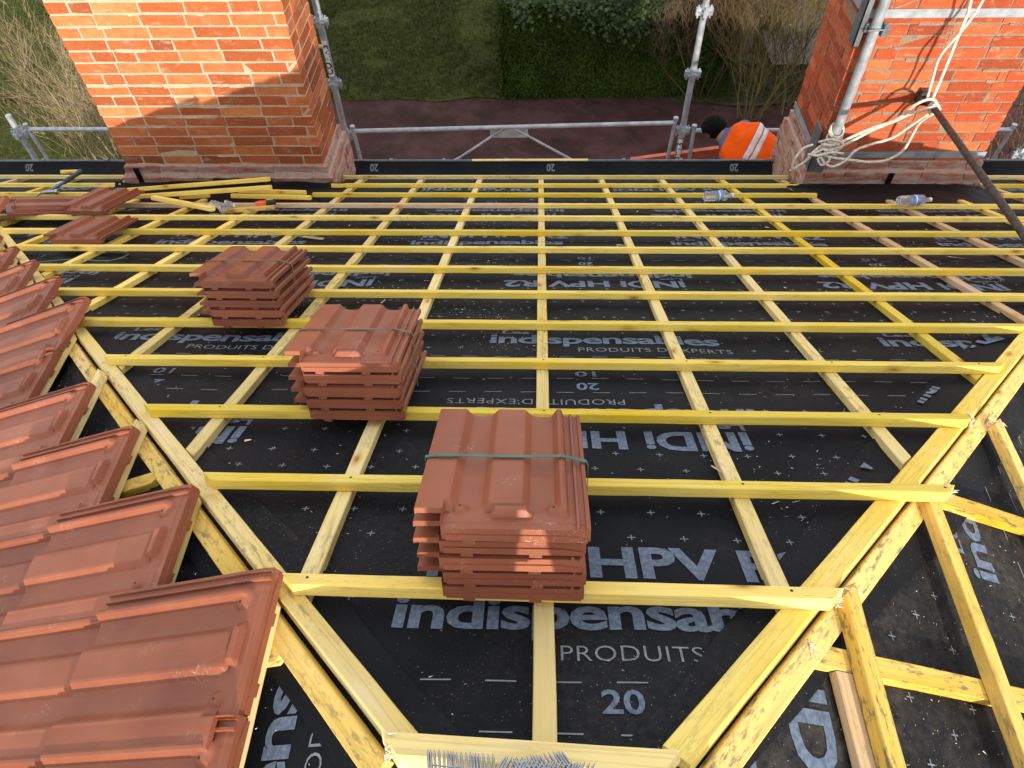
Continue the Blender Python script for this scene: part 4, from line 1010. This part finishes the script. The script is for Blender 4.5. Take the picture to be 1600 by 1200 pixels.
    loft(rel(P), ac, rw, rd, 24, .01).build('jacket', torso_mat, root, smooth=True, angle=180)
    if vest:
        P2, r2 = P[1:-2], [r + .022 for r in rw[1:-2]]; d2 = [r + .016 for r in rd[1:-2]]
        loft(rel(P2), ac, r2, d2, 40, .022, 4).build('vest', M_VEST, root, smooth=True, angle=180)
        for (t0, t1) in vest:
            def at(t): 
                u = t * (len(P) - 1); i = int(u); f = u - i; return P[i].lerp(P[i + 1], f), rw[i] * (1 - f) + rw[i + 1] * f, rd[i] * (1 - f) + rd[i + 1] * f
            q = [at(t0 + (t1 - t0) * k / 4) for k in range(5)]
            loft(rel([z[0] for z in q]), ac, [z[1] + .0245 for z in q], [z[2] + .0185 for z in q], 40, .022, 4).build('reflective_band', M_REFL, root, smooth=True, angle=180)
    for s in 'LR':
        Q, r = dens([J['sh' + s].lerp(J['chest'], .25), J['sh' + s], J['el' + s], J['wr' + s]], [.085, .085, .062, .045]); mb = MB(); mb.tube(rel(Q), r, 14); mb.build('sleeve', torso_mat, root, smooth=True, angle=180)
        Q, r = dens([J['hi' + s].lerp(J['pelvis'], .6), J['hi' + s], J['kn' + s], J['an' + s]], [.125, .12, .094, .078]); mb = MB(); mb.tube(rel(Q), r, 14); mb.build('trouser_leg', M_TROU, root, smooth=True, angle=180)
        an, to = J['an' + s] - root_p, J['to' + s] - root_p
        mb = MB(); mb.tube([an + Vector((0, 0, .05)), an + Vector((0, 0, -.02)), an.lerp(to, .5) + Vector((0, 0, -.01)), to + (to - an).normalized() * .05], [.058, .062, .052, .035], 12); mb.build('boot', M_BOOT, root, smooth=True, angle=180)
    mb = MB(); n, m = 20, 12; vs = []                            # hair
    for j in range(m + 1):
        th = pi * j / m * .78
        for k in range(n):
            a = 2 * pi * k / n; d = up * cos(th) + (fw * cos(a) + sd * sin(a)) * sin(th); front = max(0, d.dot(fw))
            r_ = .122 + .008 * mnoise.noise(d * 5) + .005 * mnoise.noise(d * 22); r_ = r_ if not (front > .3 and d.dot(up) < .35) else .070
            vs.append(hc + up * .015 + Vector((d.x, d.y, d.z)) * r_)
    mb.add(vs, [(j * n + k, j * n + (k + 1) % n, (j + 1) * n + (k + 1) % n, (j + 1) * n + k) for j in range(m) for k in range(n)]); mb.build('hair', M_HAIR, root, smooth=True, angle=180)
    return root
# worker bent over the eave on the scaffold deck
def worker():
    pel, sp, chs, nk = on_y(1226, 290, 5.42), on_y(1203, 254, 5.42), on_y(1164, 230, 5.50), on_y(1128, 214, 5.60)
    h0 = on_y(1126, 207, 5.66); h1 = on_y(1114, 194, 5.73) + Vector((-.02, 0, -.01)); spn = (nk - sp).normalized(); nrm = Vector((.05, -.55, .83)); ac = spn.cross(nrm).normalized()
    if ac.y < 0: ac = -ac
    J = dict(pelvis=pel, spine=sp, chest=chs, neck=nk, head0=h0, head1=h1)
    for s, q in (('L', -1), ('R', 1)):
        J['sh' + s] = chs.lerp(nk, .35) + ac * (.165 * q) - nrm * .03; J['el' + s] = J['sh' + s] + Vector((-.05, -.06, -.30)); J['wr' + s] = J['el' + s] + Vector((-.10, -.16, -.18)); J['pa' + s] = J['wr' + s] + Vector((-.03, -.05, -.05))
        J['hi' + s] = pel + Vector((.02, .10 * q, -.07)); J['kn' + s] = Vector((pel.x - .12, pel.y + .12 * q, ZD + .50)); J['an' + s] = Vector((pel.x + .04, pel.y + .13 * q, ZD + .09)); J['to' + s] = J['an' + s] + Vector((-.17, 0, -.05))
    fw = Vector((-.45, .35, -.85)); o = None; J2 = dict(J); J2['face'] = fw
    return J2
J = worker(); fc = J.pop('face'); 
def person_f(J, fc, *a, **k):
    global person
    return person(J, *a, **k)
class JD(dict): pass
_p = person
def make_person(J, face, label, mat, vest, loc):
    src = dict(J)
    class K(dict):
        def keys(s): return [k for k in dict.keys(s) if k != 'face']
    kk = K(src); kk['face'] = face; return _p(kk, label, mat, vest, loc)
make_person(J, fc, 'person in an orange high visibility vest with two silver bands, bent over on the scaffold', M_BLUE, [(.35, .435), (.49, .575)], (J['pelvis'].x, J['pelvis'].y, ZD))
# the photographer standing astride the ridge behind the camera
ph = CP - CF * .014
PX, PY, ZR = .24, -1.02, .26
J = dict(pelvis=Vector((PX, PY, ZR + .95)), spine=Vector((PX - .01, PY + .01, ZR + 1.18)), chest=Vector((PX - .03, PY + .03, ZR + 1.42)), neck=Vector((PX - .04, PY + .06, ZR + 1.60)), head0=Vector((PX - .05, PY + .10, ZR + 1.70)), head1=Vector((PX - .07, PY + .14, ZR + 1.82)))
for s, q in (('L', -1), ('R', 1)):
    J['sh' + s] = J['chest'] + Vector((.20 * q, .0, .07)); J['pa' + s] = ph - CF * .03 + CR * (.085 * q); J['wr' + s] = J['pa' + s] - CF * .07 + CR * (.03 * q) - Vector((0, .03, 0)); J['el' + s] = J['sh' + s].lerp(J['wr' + s], .5) + Vector((.10 * q, -.02, -.16))
    J['hi' + s] = J['pelvis'] + Vector((.10 * q, 0, -.06)); J['kn' + s] = Vector((PX + .095 * q, PY + .05, ZR + .42)); J['an' + s] = Vector((PX + .14 * q, PY, ZR - .04 - abs(PX + .14 * q) * TA + .11)); J['to' + s] = J['an' + s] + Vector((.02 * q, .15, -.04))
make_person(J, Vector((-.2, .6, -.7)), 'person in a grey jacket standing on the ridge holding up a phone', M_GREYC, None, (PX, PY, ZR))
mb = MB(); mb.box((-.078, -.038, -.008), (.078, .038, 0), jit=0); Mx = Matrix(((CR.x, CU.x, CF.x, ph.x), (CR.y, CU.y, CF.y, ph.y), (CR.z, CU.z, CF.z, ph.z), (0, 0, 0, 1)))
tag(mb.build('phone', M_BLACKINK, None, Mx), 'dark phone held out in both hands above the ridge', 'phone')
# ================================================================ VEGETATION
def shrub(name, base, height, lean, n_stems, mat, seed, label, r0=.03, spread=.55, levels=3, kids=4, group='bare shrubs beyond the eave', leaves=0, droop=0.0, leafmat=None):
    rr = random.Random(seed); B = Vector(base); root = tag(empty(name, tuple(B)), label, 'shrub', group); mb = MB(); tips = []
    def grow(p, d, ln, r, lv):
        n = 5 if lv < 2 else 4; pts = [p]; rs = [r]; c = rr.uniform(0, 1)
        for i in range(n):
            d = (d + Vector((rr.uniform(-1, 1), rr.uniform(-1, 1), rr.uniform(-.7, .9) - droop)) * (.16 + .05 * lv)).normalized(); p = p + d * (ln / n); pts.append(p); rs.append(r * (1 - .75 * (i + 1) / n))
        mb.tube(pts, rs, 4 if lv < 2 else 3, caps=False, c=c); tips.append((pts[-1], lv)); tips.append((pts[-2], lv))
        if lv >= levels: return
        for k in range(kids + (1 if lv else 2)):
            i = rr.randint(1, n - 1) if lv else rr.randint(1, n - 1); q = pts[i].lerp(pts[i + 1], rr.random())
            side = Vector((rr.uniform(-1, 1), rr.uniform(-1, 1), rr.uniform(.1, 1))); dd = (d * .75 + side.normalized() * .75).normalized()
            grow(q, dd, ln * rr.uniform(.45, .68), max(.0030, rs[i] * .5), lv + 1)
    for s in range(n_stems):
        a = rr.uniform(0, 2 * pi); o = Vector((cos(a), sin(a), 0)); d = (Vector((0, 0, 1)) + o * rr.uniform(.05, spread) + Vector(lean)).normalized()
        grow(o * rr.uniform(0, .35), d, height * rr.uniform(.45, .85), r0 * rr.uniform(.35, .75), 0)
    mb.build('branches', mat, root)
    if leaves:
        lb = MB()
        for _ in range(leaves):
            p, lv = tips[rr.randrange(len(tips))]; p = p + Vector((rr.gauss(0, .08), rr.gauss(0, .08), rr.gauss(0, .08))); s = rr.uniform(.02, .05)
            u = Vector((rr.gauss(0, 1), rr.gauss(0, 1), rr.gauss(0, 1))).normalized() * s; v_ = u.orthogonal().normalized() * s * .5
            lb.add([p - u, p + v_, p + u, p - v_], [(0, 1, 2, 3)], c=rr.random())
        lb.build('leaves', leafmat or M_LICHEN, root)
    return root
shrub('bare_shrub', (-7.0, 11.2, GZ), 3.9, (.05, .0, 0), 8, M_TWIG, 11, 'pale tan leafless shrub behind the short scaffold post, nearest the left chimney', r0=.035, leaves=500, kids=4)
shrub('bare_shrub', (-8.8, 11.8, GZ), 4.1, (-.02, .0, 0), 8, M_TWIG, 12, 'pale tan leafless shrub at the left edge of the picture', r0=.035, leaves=200, kids=4)
shrub('bare_shrub', (-9.4, 13.4, GZ), 2.4, (.1, .0, 0), 6, M_TWIG, 13, 'leafless shrub farthest back at the left, before the sunlit lawn', r0=.03, kids=4)
shrub('leafy_shrub', (-5.6, 10.4, GZ), 2.9, (.0, .0, 0), 12, M_TWIGY, 14, 'low green leaved shrub at the foot of the left chimney, beyond the gutter', r0=.022, leaves=5200, kids=3)
shrub('bare_shrub', (3.9, 16.0, GZ), 4.6, (-.12, -.1, 0), 14, M_TWIGR, 21, 'reddish leafless shrub against the right end of the hedge', r0=.024, kids=5)
shrub('bare_shrub', (4.9, 14.9, GZ), 4.6, (.0, -.1, 0), 15, M_TWIGY, 22, 'lichen covered leafless shrub behind the worker', r0=.030, kids=5, leaves=300)
shrub('bare_shrub', (5.9, 15.5, GZ), 4.8, (.05, -.1, 0), 14, M_TWIGY, 23, 'lichen covered leafless shrub just left of the right chimney', r0=.030, kids=5, leaves=500)
shrub('bare_shrub', (4.6, 17.6, GZ), 6.4, (.0, -.08, 0), 10, M_TWIGY, 24, 'tall leafless shrub around the grey trunks', r0=.035, kids=4)
shrub('bare_shrub', (9.6, 12.2, GZ), 4.6, (.0, -.05, 0), 15, M_TWIGR, 25, 'dark leafless shrub right of the right chimney', r0=.03, kids=4, leaves=500)
shrub('bare_shrub', (8.0, 14.2, GZ), 4.0, (.0, -.05, 0), 11, M_TWIGR, 26, 'leafless shrub hidden mostly by the right chimney', r0=.03, kids=3)
def tree(x, y, h, r, lean, seed, label):
    rr = random.Random(seed); root = tag(empty('tree', (x, y, GZ)), label, 'tree', 'grey trunked trees behind the shrubs'); p = Vector((0, 0, 0)); pts, rs = [], []
    for i in range(13): pts.append(Vector((lean[0] * i / 12 * h + .10 * mnoise.noise(Vector((i * .4, seed, 0))), lean[1] * i / 12 * h + .10 * mnoise.noise(Vector((i * .4, seed, 5))), h * i / 12))); rs.append(r * (1.25 if i == 0 else 1) * (1 - .45 * i / 12))
    mb = MB(); mb.tube(pts, rs, 12, c=.5); mb.build('trunk', M_TRUNK, root, smooth=True, angle=180); mb = MB()
    for _ in range(16):
        i = rr.randint(4, 12); a = rr.uniform(0, 2 * pi); d = Vector((cos(a), sin(a), rr.uniform(.3, 1))).normalized(); q = pts[i]; l = [q]
        for k in range(6): d = (d + Vector((rr.uniform(-.3, .3), rr.uniform(-.3, .3), rr.uniform(-.1, .3)))).normalized(); q = q + d * .36; l.append(q)
        mb.tube(l, [.04 * (1 - .14 * k) for k in range(7)], 5, c=rr.random())
        for k in range(5):
            b0 = l[rr.randint(1, 5)]; d2 = Vector((rr.uniform(-1, 1), rr.uniform(-1, 1), rr.uniform(-.2, 1))).normalized(); mb.tube([b0, b0 + d2 * .4, b0 + d2 * .8 + Vector((0, 0, .12))], [.012, .008, .004], 3, c=rr.random())
    mb.build('crown', M_TWIGY, root)
tree(5.35, 18.4, 9, .23, (-.01, -.03), 31, 'tall grey trunk with bare crown, left one of the pair behind the shrubs')
tree(6.3, 19.4, 9, .19, (.02, -.02), 32, 'tall grey trunk with bare crown, right one of the pair behind the shrubs')
# clipped hedge: leaf-clad block
def hedge():
    root = tag(empty('hedge', (1.3, 17, GZ)), 'tall clipped dark green hedge beyond the red path', 'hedge'); I = Matrix.Translation((-1.3, -17, -GZ)); rr = random.Random(5)
    x0, x1, y0, y1, h = -.98, 4.6, 15.95, 19.6, 2.25
    def disp(p, n): return p + n * (.10 * mnoise.noise(p * 1.3) + .05 * mnoise.noise(p * 4))
    mb = MB()
    def face(o, u, v, n, nu, nv):
        vs = [disp(Vector(o) + Vector(u) * (i / nu) + Vector(v) * (j / nv), Vector(n)) - Vector(n) * .07 for j in range(nv + 1) for i in range(nu + 1)]
        mb.add(vs, [(j * (nu + 1) + i, j * (nu + 1) + i + 1, (j + 1) * (nu + 1) + i + 1, (j + 1) * (nu + 1) + i) for j in range(nv) for i in range(nu)], c=0)
    W, D = x1 - x0, y1 - y0
    faces = [((x0, y0, GZ), (W, 0, 0), (0, 0, h), (0, -1, 0), 19000), ((x0, y0, GZ), (0, D, 0), (0, 0, h), (-1, 0, 0), 5000), ((x0, y0, GZ + h), (W, 0, 0), (0, D, 0), (0, 0, 1), 10000)]
    for f in faces: face(*f[:4], 60, 30)
    mb.build('core', M_HEDGE, root, I.copy(), smooth=True, angle=180)
    lb = MB()
    for (o, u, v, n, cnt) in faces:
        for _ in range(cnt):
            p = Vector(o) + Vector(u) * rr.random() + Vector(v) * rr.random(); p = disp(p, Vector(n)) - Vector(n) * rr.uniform(-.03, .09)
            q = (Vector(n) * 1.1 + Vector((rr.gauss(0, .7), rr.gauss(0, .7), rr.gauss(0, .5) + .3))).normalized(); s = rr.uniform(.022, .045)
            a = q.orthogonal().normalized(); a.rotate(Matrix.Rotation(rr.uniform(0, 6.28), 3, q)); b = q.cross(a)
            cl = .5 + .8 * mnoise.noise(p * 1.7); lb.add([p - a * s, p + b * s * .55, p + a * s, p - b * s * .55], [(0, 1, 2, 3)], c=min(1, max(0, cl * rr.uniform(.3, 1.2))))
    lb.build('foliage', M_HEDGE, root, I.copy())
hedge()
def ivy(cx, cy, cz, rx, ry, rz, n, seed, label):
    rr = random.Random(seed); root = tag(empty('ivy', (cx, cy, cz)), label, 'ivy', 'ivy growing over the hedge top'); lb = MB()
    for _ in range(n):
        p = Vector((rr.gauss(0, rx), rr.gauss(0, ry), rr.gauss(0, rz))); q = Vector((rr.gauss(0, .5), -.6 + rr.gauss(0, .5), 1 + rr.gauss(0, .4))).normalized(); s = rr.uniform(.03, .06); a = q.orthogonal().normalized(); a.rotate(Matrix.Rotation(rr.uniform(0, 6.28), 3, q)); b = q.cross(a)
        pts = [p + a * s * cos(t) * rad + b * s * sin(t) * rad for t, rad in ((0, 1.2), (1.1, .7), (2.0, .95), (3.1, .6), (4.3, .95), (5.2, .7))]
        lb.add(pts, [(0, 1, 2, 3, 4, 5)], c=rr.random())
    lb.build('leaves', M_IVY, root)
for i, (x, y, rx, rz, n, lab) in enumerate(((815, 18, .10, .16, 350, 'small hanging tuft of ivy near the left end of the hedge top'), (880, 8, .16, .14, 450, 'ivy tuft in the middle of the hedge top'), (935, 15, .18, .18, 600, 'ivy patch right of the middle of the hedge top'), (1000, 20, .34, .26, 2200, 'large pale ivy mass on the right end of the hedge'))):
    p = on_y(x, y, 15.85); ivy(p.x, 15.88, p.z, rx, .10, rz, n, 60 + i, lab)
# grass tufts
def grass(name, areas, n, seed):
    rr = random.Random(seed); mb = MB()
    for _ in range(n):
        ax0, ax1, ay0, ay1 = areas[rr.randrange(len(areas))]; x, y = rr.uniform(ax0, ax1), rr.uniform(ay0, ay1)
        if mnoise.noise(Vector((x * .8, y * .8, 2))) < -.25 and rr.random() < .8: continue
        for k in range(3):
            a = rr.uniform(0, 6.28); l = rr.uniform(.04, .10); dx, dy = cos(a) * .012, sin(a) * .012; ox, oy = rr.uniform(-.04, .04), rr.uniform(-.04, .04)
            mb.add([(x + ox - dx, y + oy - dy, GZ + .03), (x + ox + dx, y + oy + dy, GZ + .03), (x + ox + rr.uniform(-.05, .05), y + oy + rr.uniform(-.05, .05), GZ + .03 + l)], [(0, 1, 2)], c=rr.random())
    tag(mb.build(name, M_GRASS), 'short tufty grass of the lawn', 'grass', kind='stuff')
grass('grass', [(-7, -.8, 15.9, 24), (-16, -6, 12, 26), (3.4, 9, 15.7, 22)], 34000, 3)

# ================================================================ SMALL THINGS ON THE ROOF
def free_bar(name, p, q, wid, hgt, mat, label, group=None, up=None, cut=0.0):
    p, q = Vector(p), Vector(q); x = (q - p).normalized(); z = FM.n if up is None else Vector(up); z = (z - x * x.dot(z)).normalized(); y = z.cross(x)
    M = Matrix(((x.x, y.x, z.x, p.x), (x.y, y.y, z.y, p.y), (x.z, y.z, z.z, p.z), (0, 0, 0, 1)))
    o = bar(name, None, None, None, 0, wid, hgt, mat, Mx=M, length=(q - p).length, seed=int(p.x * 991) & 0xffff, cut1=cut); tag(o, label, 'batten offcut', group); return o
def FP_(x, y, w_): a, b = FM.at(x, y, w_); return FM.P(a, b, w_)
GO = 'batten offcuts dumped by the left chimney'
free_bar('batten_offcut', FP_(200, 300, .034), FP_(421, 283, .155), .037, .028, M_WOOD, 'long upper offcut of the leaning pair in front of the left chimney', GO)
free_bar('batten_offcut', FP_(204, 311, .034), FP_(424, 296, .125), .037, .028, M_WOOD, 'long lower offcut of the leaning pair in front of the left chimney', GO)
free_bar('batten_offcut', FP_(240, 312, .064), FP_(333, 330, .050), .037, .028, M_WOOD, 'offcut slanting down to the crumpled plastic bottle', GO)
free_bar('batten_offcut', FP_(282, 311, .032), FP_(328, 308, .040), .037, .026, M_WOOD, 'deep yellow stub under the leaning offcut pair', GO)
free_bar('batten_offcut', FP_(374, 301, .034), FP_(478, 304, .034), .036, .028, M_WOOD, 'short offcut behind the orange tool, upper one of two', GO)
free_bar('batten_offcut', FP_(363, 309, .034), FP_(486, 312, .034), .036, .028, M_WOOD, 'offcut just behind the orange tool, lower one of two', GO)
free_bar('batten_offcut', FP_(350, 333, .012), FP_(430, 327, .012), .036, .027, M_WOODO, 'offcut between battens beside the crumpled plastic bottle', GO)
free_bar('batten_offcut', FP_(96, 271, .03), FP_(122, 270, .03), .036, .026, M_WOOD, 'small yellow offcut by the hammer head of the roof edge', None)
free_bar('batten_offcut', FP_(182, 391, -.02), FP_(200, 393, -.02), .034, .01, M_WOODP, 'splinter of lath below the single loose tile', None)
free_bar('batten_offcut', FP_(474, 371, -.026), FP_(505, 374, -.026), .025, .008, M_WOODP, 'chip of lath on the membrane right of the farthest stack', None)
p, q = Vector((-.62, XE + .222, -2.328)), Vector((.42, XE + .226, -2.327))
free_bar('thin_lath', p, q, .022, .012, M_WOODP, 'thin pale lath strip lying in the gutter edge at the centre', None, up=(0, -.3, 1))
# claw hammer
def hammer():
    hp0, hp1 = FP_(126, 268, .10), FP_(76, 300, .055); root = tag(empty('hammer', tuple(hp1)), 'claw hammer with blue and black handle on the far left battens', 'hammer')
    d = (hp0 - hp1).normalized(); L_ = (hp0 - hp1).length; s = d.cross(FM.n).normalized(); o = Vector((0, 0, 0))
    mb = MB(); mb.tube([o, d * L_ * .25, d * L_ * .5], [.011, .012, .013], 10); mb.build('shaft', simple('blue_paint', (.02, .12, .38), .35, bmp=0), root, smooth=True)
    mb = MB(); mb.tube([d * L_ * .45, d * L_ * .6, d * L_ * .85, d * L_], [.017, .019, .017, .021], 10); mb.build('grip', simple('dark_grip', (.025, .05, .07), .6, bmp=.2), root, smooth=True)
    mb = MB(); mb.tube([s * .065, s * .045, s * .04, s * .01, s * -.02], [.019, .019, .013, .016, .015], 10)
    for e in (-1, 1): mb.tube([s * -.01 + d * .003 * e, s * -.05 + d * .010 * e - FM.n * .004, s * -.09 + d * .016 * e - FM.n * .028], [.011, .008, .003], 6)
    mb.build('head', M_STEEL, root, smooth=True)
hammer()
def cutter():
    a, b_ = FP_(399, 319, .05), FP_(431, 316, .05); root = tag(empty('utility_knife', tuple(a)), 'orange and black utility knife on the battens before the left chimney', 'knife'); d = (b_ - a); L_ = d.length * 1.0; d.normalize()
    mb = MB(); mb.tube([Vector((0, 0, 0)), d * L_ * .25, d * L_ * .55], [.016, .021, .018], 8); mb.build('orange_grip', simple('orange_plastic', (.85, .13, .02), .4, bmp=0), root, smooth=True)
    mb = MB(); mb.tube([d * L_ * .5, d * L_ * .8, d * L_], [.020, .020, .012], 8); mb.build('black_body', M_BLACKINK, root, smooth=True)
cutter()
def plastic(name, rough=.12):
    m, nt, b, L = newmat(name); b.inputs['Base Color'].default_value = (.85, .9, .95, 1); b.inputs['Roughness'].default_value = rough; b.inputs['Transmission Weight'].default_value = .82; b.inputs['IOR'].default_value = 1.25
    v = coords(nt, L); bump(nt, L, b, noise(nt, L, v, 60, 3), .5, .004); return m
M_PET = plastic('clear_plastic'); M_LABEL = simple('blue_label', (.16, .26, .55), .4, var=.5, scale=90, bmp=0)
def bottle(x0, y0, x1, y1, label, r=.036, crush=0.0, lab=True):
    p, q = FP_(x0, y0, .03 + r), FP_(x1, y1, .03 + r); root = tag(empty('water_bottle', tuple(p)), label, 'bottle'); d = (q - p); L_ = d.length; d.normalize()
    n = 30; pts, rs = [], []
    for i in range(n + 1):
        t = i / n; rr_ = r * (1 - .10 * abs(sin(t * 34))) if t < .72 else r * (1 - .62 * sm(.72, .90, t)); rr_ = r * .8 if i == 0 else rr_
        pts.append(d * L_ * t + Vector((0, 0, crush * .02 * sin(t * 9)))); rs.append(rr_ * (1 - crush * .3 * abs(sin(t * 7))))
    mb = MB(); mb.tube(pts, rs, 16)
    if crush: mb.v = [tuple(Vector(v) + Vector((0, 0, 1)) * .018 * mnoise.noise(Vector(v) * 25) + Vector((1, 0, 0)) * .014 * mnoise.noise(Vector(v) * 31)) for v in mb.v]
    mb.build('body', M_PET, root, smooth=True, angle=50)
    if lab: mb = MB(); mb.tube([d * L_ * .42, d * L_ * .62], r * 1.01, 16, caps=False); mb.build('label', M_LABEL, root, smooth=True); mb = MB(); mb.tube([d * L_ * .46, d * L_ * .50], r * 1.02, 16, caps=False); mb.build('label_stripe', M_WHITE, root, smooth=True)
    mb = MB(); mb.tube([d * L_ * .97, d * L_ * 1.03], r * .42, 12); mb.build('cap', M_WHITE, root, smooth=True)
bottle(1101, 307, 1144, 305, 'empty clear water bottle lying between battens left of the right chimney')
bottle(1404, 314, 1453, 312, 'empty clear water bottle lying in front of the right chimney')
bottle(332, 322, 366, 321, 'crumpled clear plastic bottle among the batten offcuts', .036, 1.0, False)
# collated nail strips at the very bottom
def nails(px, py, n, ang, sp, lean, label):
    a, b = FM.at(px, py, .05); o = FM.P(a, b, .045); root = tag(empty('nail_strip', tuple(o)), label, 'nail strip', 'collated nail strips'); ca_, sa_ = cos(ang), sin(ang)
    nb = MB(); nb.tube([(0, 0, 0), (0, .066, 0)], .0021, 6); nb.tube([(0, 0, 0), (0, .0015, 0)], .0036, 8); nb.tube([(0, .066, 0), (0, .072, 0)], [.0016, .0002], 6); me = nb.mesh('nail', True)
    for i in range(n):
        p = FM.P(a + ca_ * i * sp, b + sa_ * i * sp, .048 + .0012 * (i % 2)) - o; M = Matrix(((FM.e.x, FM.d.x, FM.n.x, p.x), (FM.e.y, FM.d.y, FM.n.y, p.y), (FM.e.z, FM.d.z, FM.n.z, p.z), (0, 0, 0, 1))) @ Matrix.Rotation(lean + .03 * sin(i), 4, 'Z') @ Matrix.Rotation(.15, 4, 'X')
        link('nail', me, M_STEEL, root, M)
    mb = MB()
    for t in (.02, .045):
        pts = [FM.P(a + ca_ * i * sp - sin(lean) * t, b + sa_ * i * sp + cos(lean) * t, .0505 + t * .15) - o for i in (0, n - 1)]
        mb.tube(pts, .0012, 5)
    mb.build('binding_wire', M_STEEL, root)
nails(748, 1246, 24, -.05, .0058, -.55, 'upper fan of collated steel nails on the lowest batten')
nails(838, 1250, 15, .20, .0058, .60, 'right leaning fan of collated steel nails on the lowest batten')
nails(672, 1244, 18, -.06, .0058, .18, 'half hidden row of collated nails at the bottom left of the fans')
# sawdust, specks and slivers on the membrane
def debris(F, n, lim, seed, s0, s1, name, label, mat, clus=0):
    rr = random.Random(seed); mb = MB(); cs = [(rr.uniform(*lim[0]), rr.uniform(*lim[1])) for _ in range(40)]
    for _ in range(n):
        if clus and rr.random() < clus: c = rr.choice(cs); a, b = rr.gauss(c[0], .12), rr.gauss(c[1], .10)
        else: a, b = rr.uniform(*lim[0]), rr.uniform(*lim[1])
        if F is FM and not inM(a, b): continue
        if F is FL and not inL(a, b): continue
        if F is FR and not inR(a, b): continue
        s = rr.uniform(s0, s1) * (1 + .25 * b); l = s * rr.choice((1, 1, 1.5, 3)); t = rr.uniform(0, 6.28); c_, s_ = cos(t), sin(t); w_ = WM + wave(a, b, {id(FM): 0, id(FL): 5, id(FR): 9}[id(F)]) + .003
        mb.add([F.P(a + x * c_ - y * s_, b + x * s_ + y * c_, w_ + z) for x, y, z in ((-l, -s * .4, 0), (l, -s * .3, .0015), (l * .8, s * .4, .001), (-l * .9, s * .4, .002))], [(0, 1, 2, 3)])
    o = mb.build(name, mat); tag(o, label, 'debris', kind='stuff')
debris(FM, 7000, ((-3.8, 3.2), (-.5, 4.6)), 1, .0006, .0016, 'sawdust', 'fine sawdust specks scattered over the main slope', M_SPLINT, .55)
debris(FL, 1500, ((-.6, 1.6), (-.3, 1.6)), 2, .0006, .0016, 'sawdust', 'fine sawdust specks on the left slope', M_SPLINT, .6)
debris(FR, 1500, ((-1.3, .6), (-.3, 1.6)), 3, .0006, .0016, 'sawdust', 'fine sawdust specks on the right slope', M_SPLINT, .4)
debris(FM, 60, ((-3.6, 2.6), (-.3, 4.4)), 4, .004, .009, 'wood_slivers', 'small slivers of wood lying on the main slope', M_SPLINT)
def scrap(pts, label, w_=.006, mat=None):
    P = spline([FP_(x, y, w2) for x, y, w2 in pts], 6); mb = MB(); vs = []
    for i, p in enumerate(P):
        t = (P[min(i + 1, len(P) - 1)] - P[max(0, i - 1)]).normalized(); s = t.cross(FM.n).normalized() * w_; vs += [p - s, p + s]
    mb.add(vs, [(i * 2, i * 2 + 1, i * 2 + 3, i * 2 + 2) for i in range(len(P) - 1)]); tag(mb.build('strap_offcut', mat or M_STRAP), label, 'strap')
scrap([(55, 410, -.005), (110, 405, -.015), (170, 407, .0), (200, 396, -.02), (150, 395, -.02)], 'green strap offcut snaking between battens at the left')
mb = MB(); mb.tube([FP_(1112, 728, -.02), FP_(1126, 737, .012)], [.0025, .0015], 5); tag(mb.build('sliver', M_SPLINT), 'pale wood sliver sticking out beside the first counter batten right of centre', 'splinter')
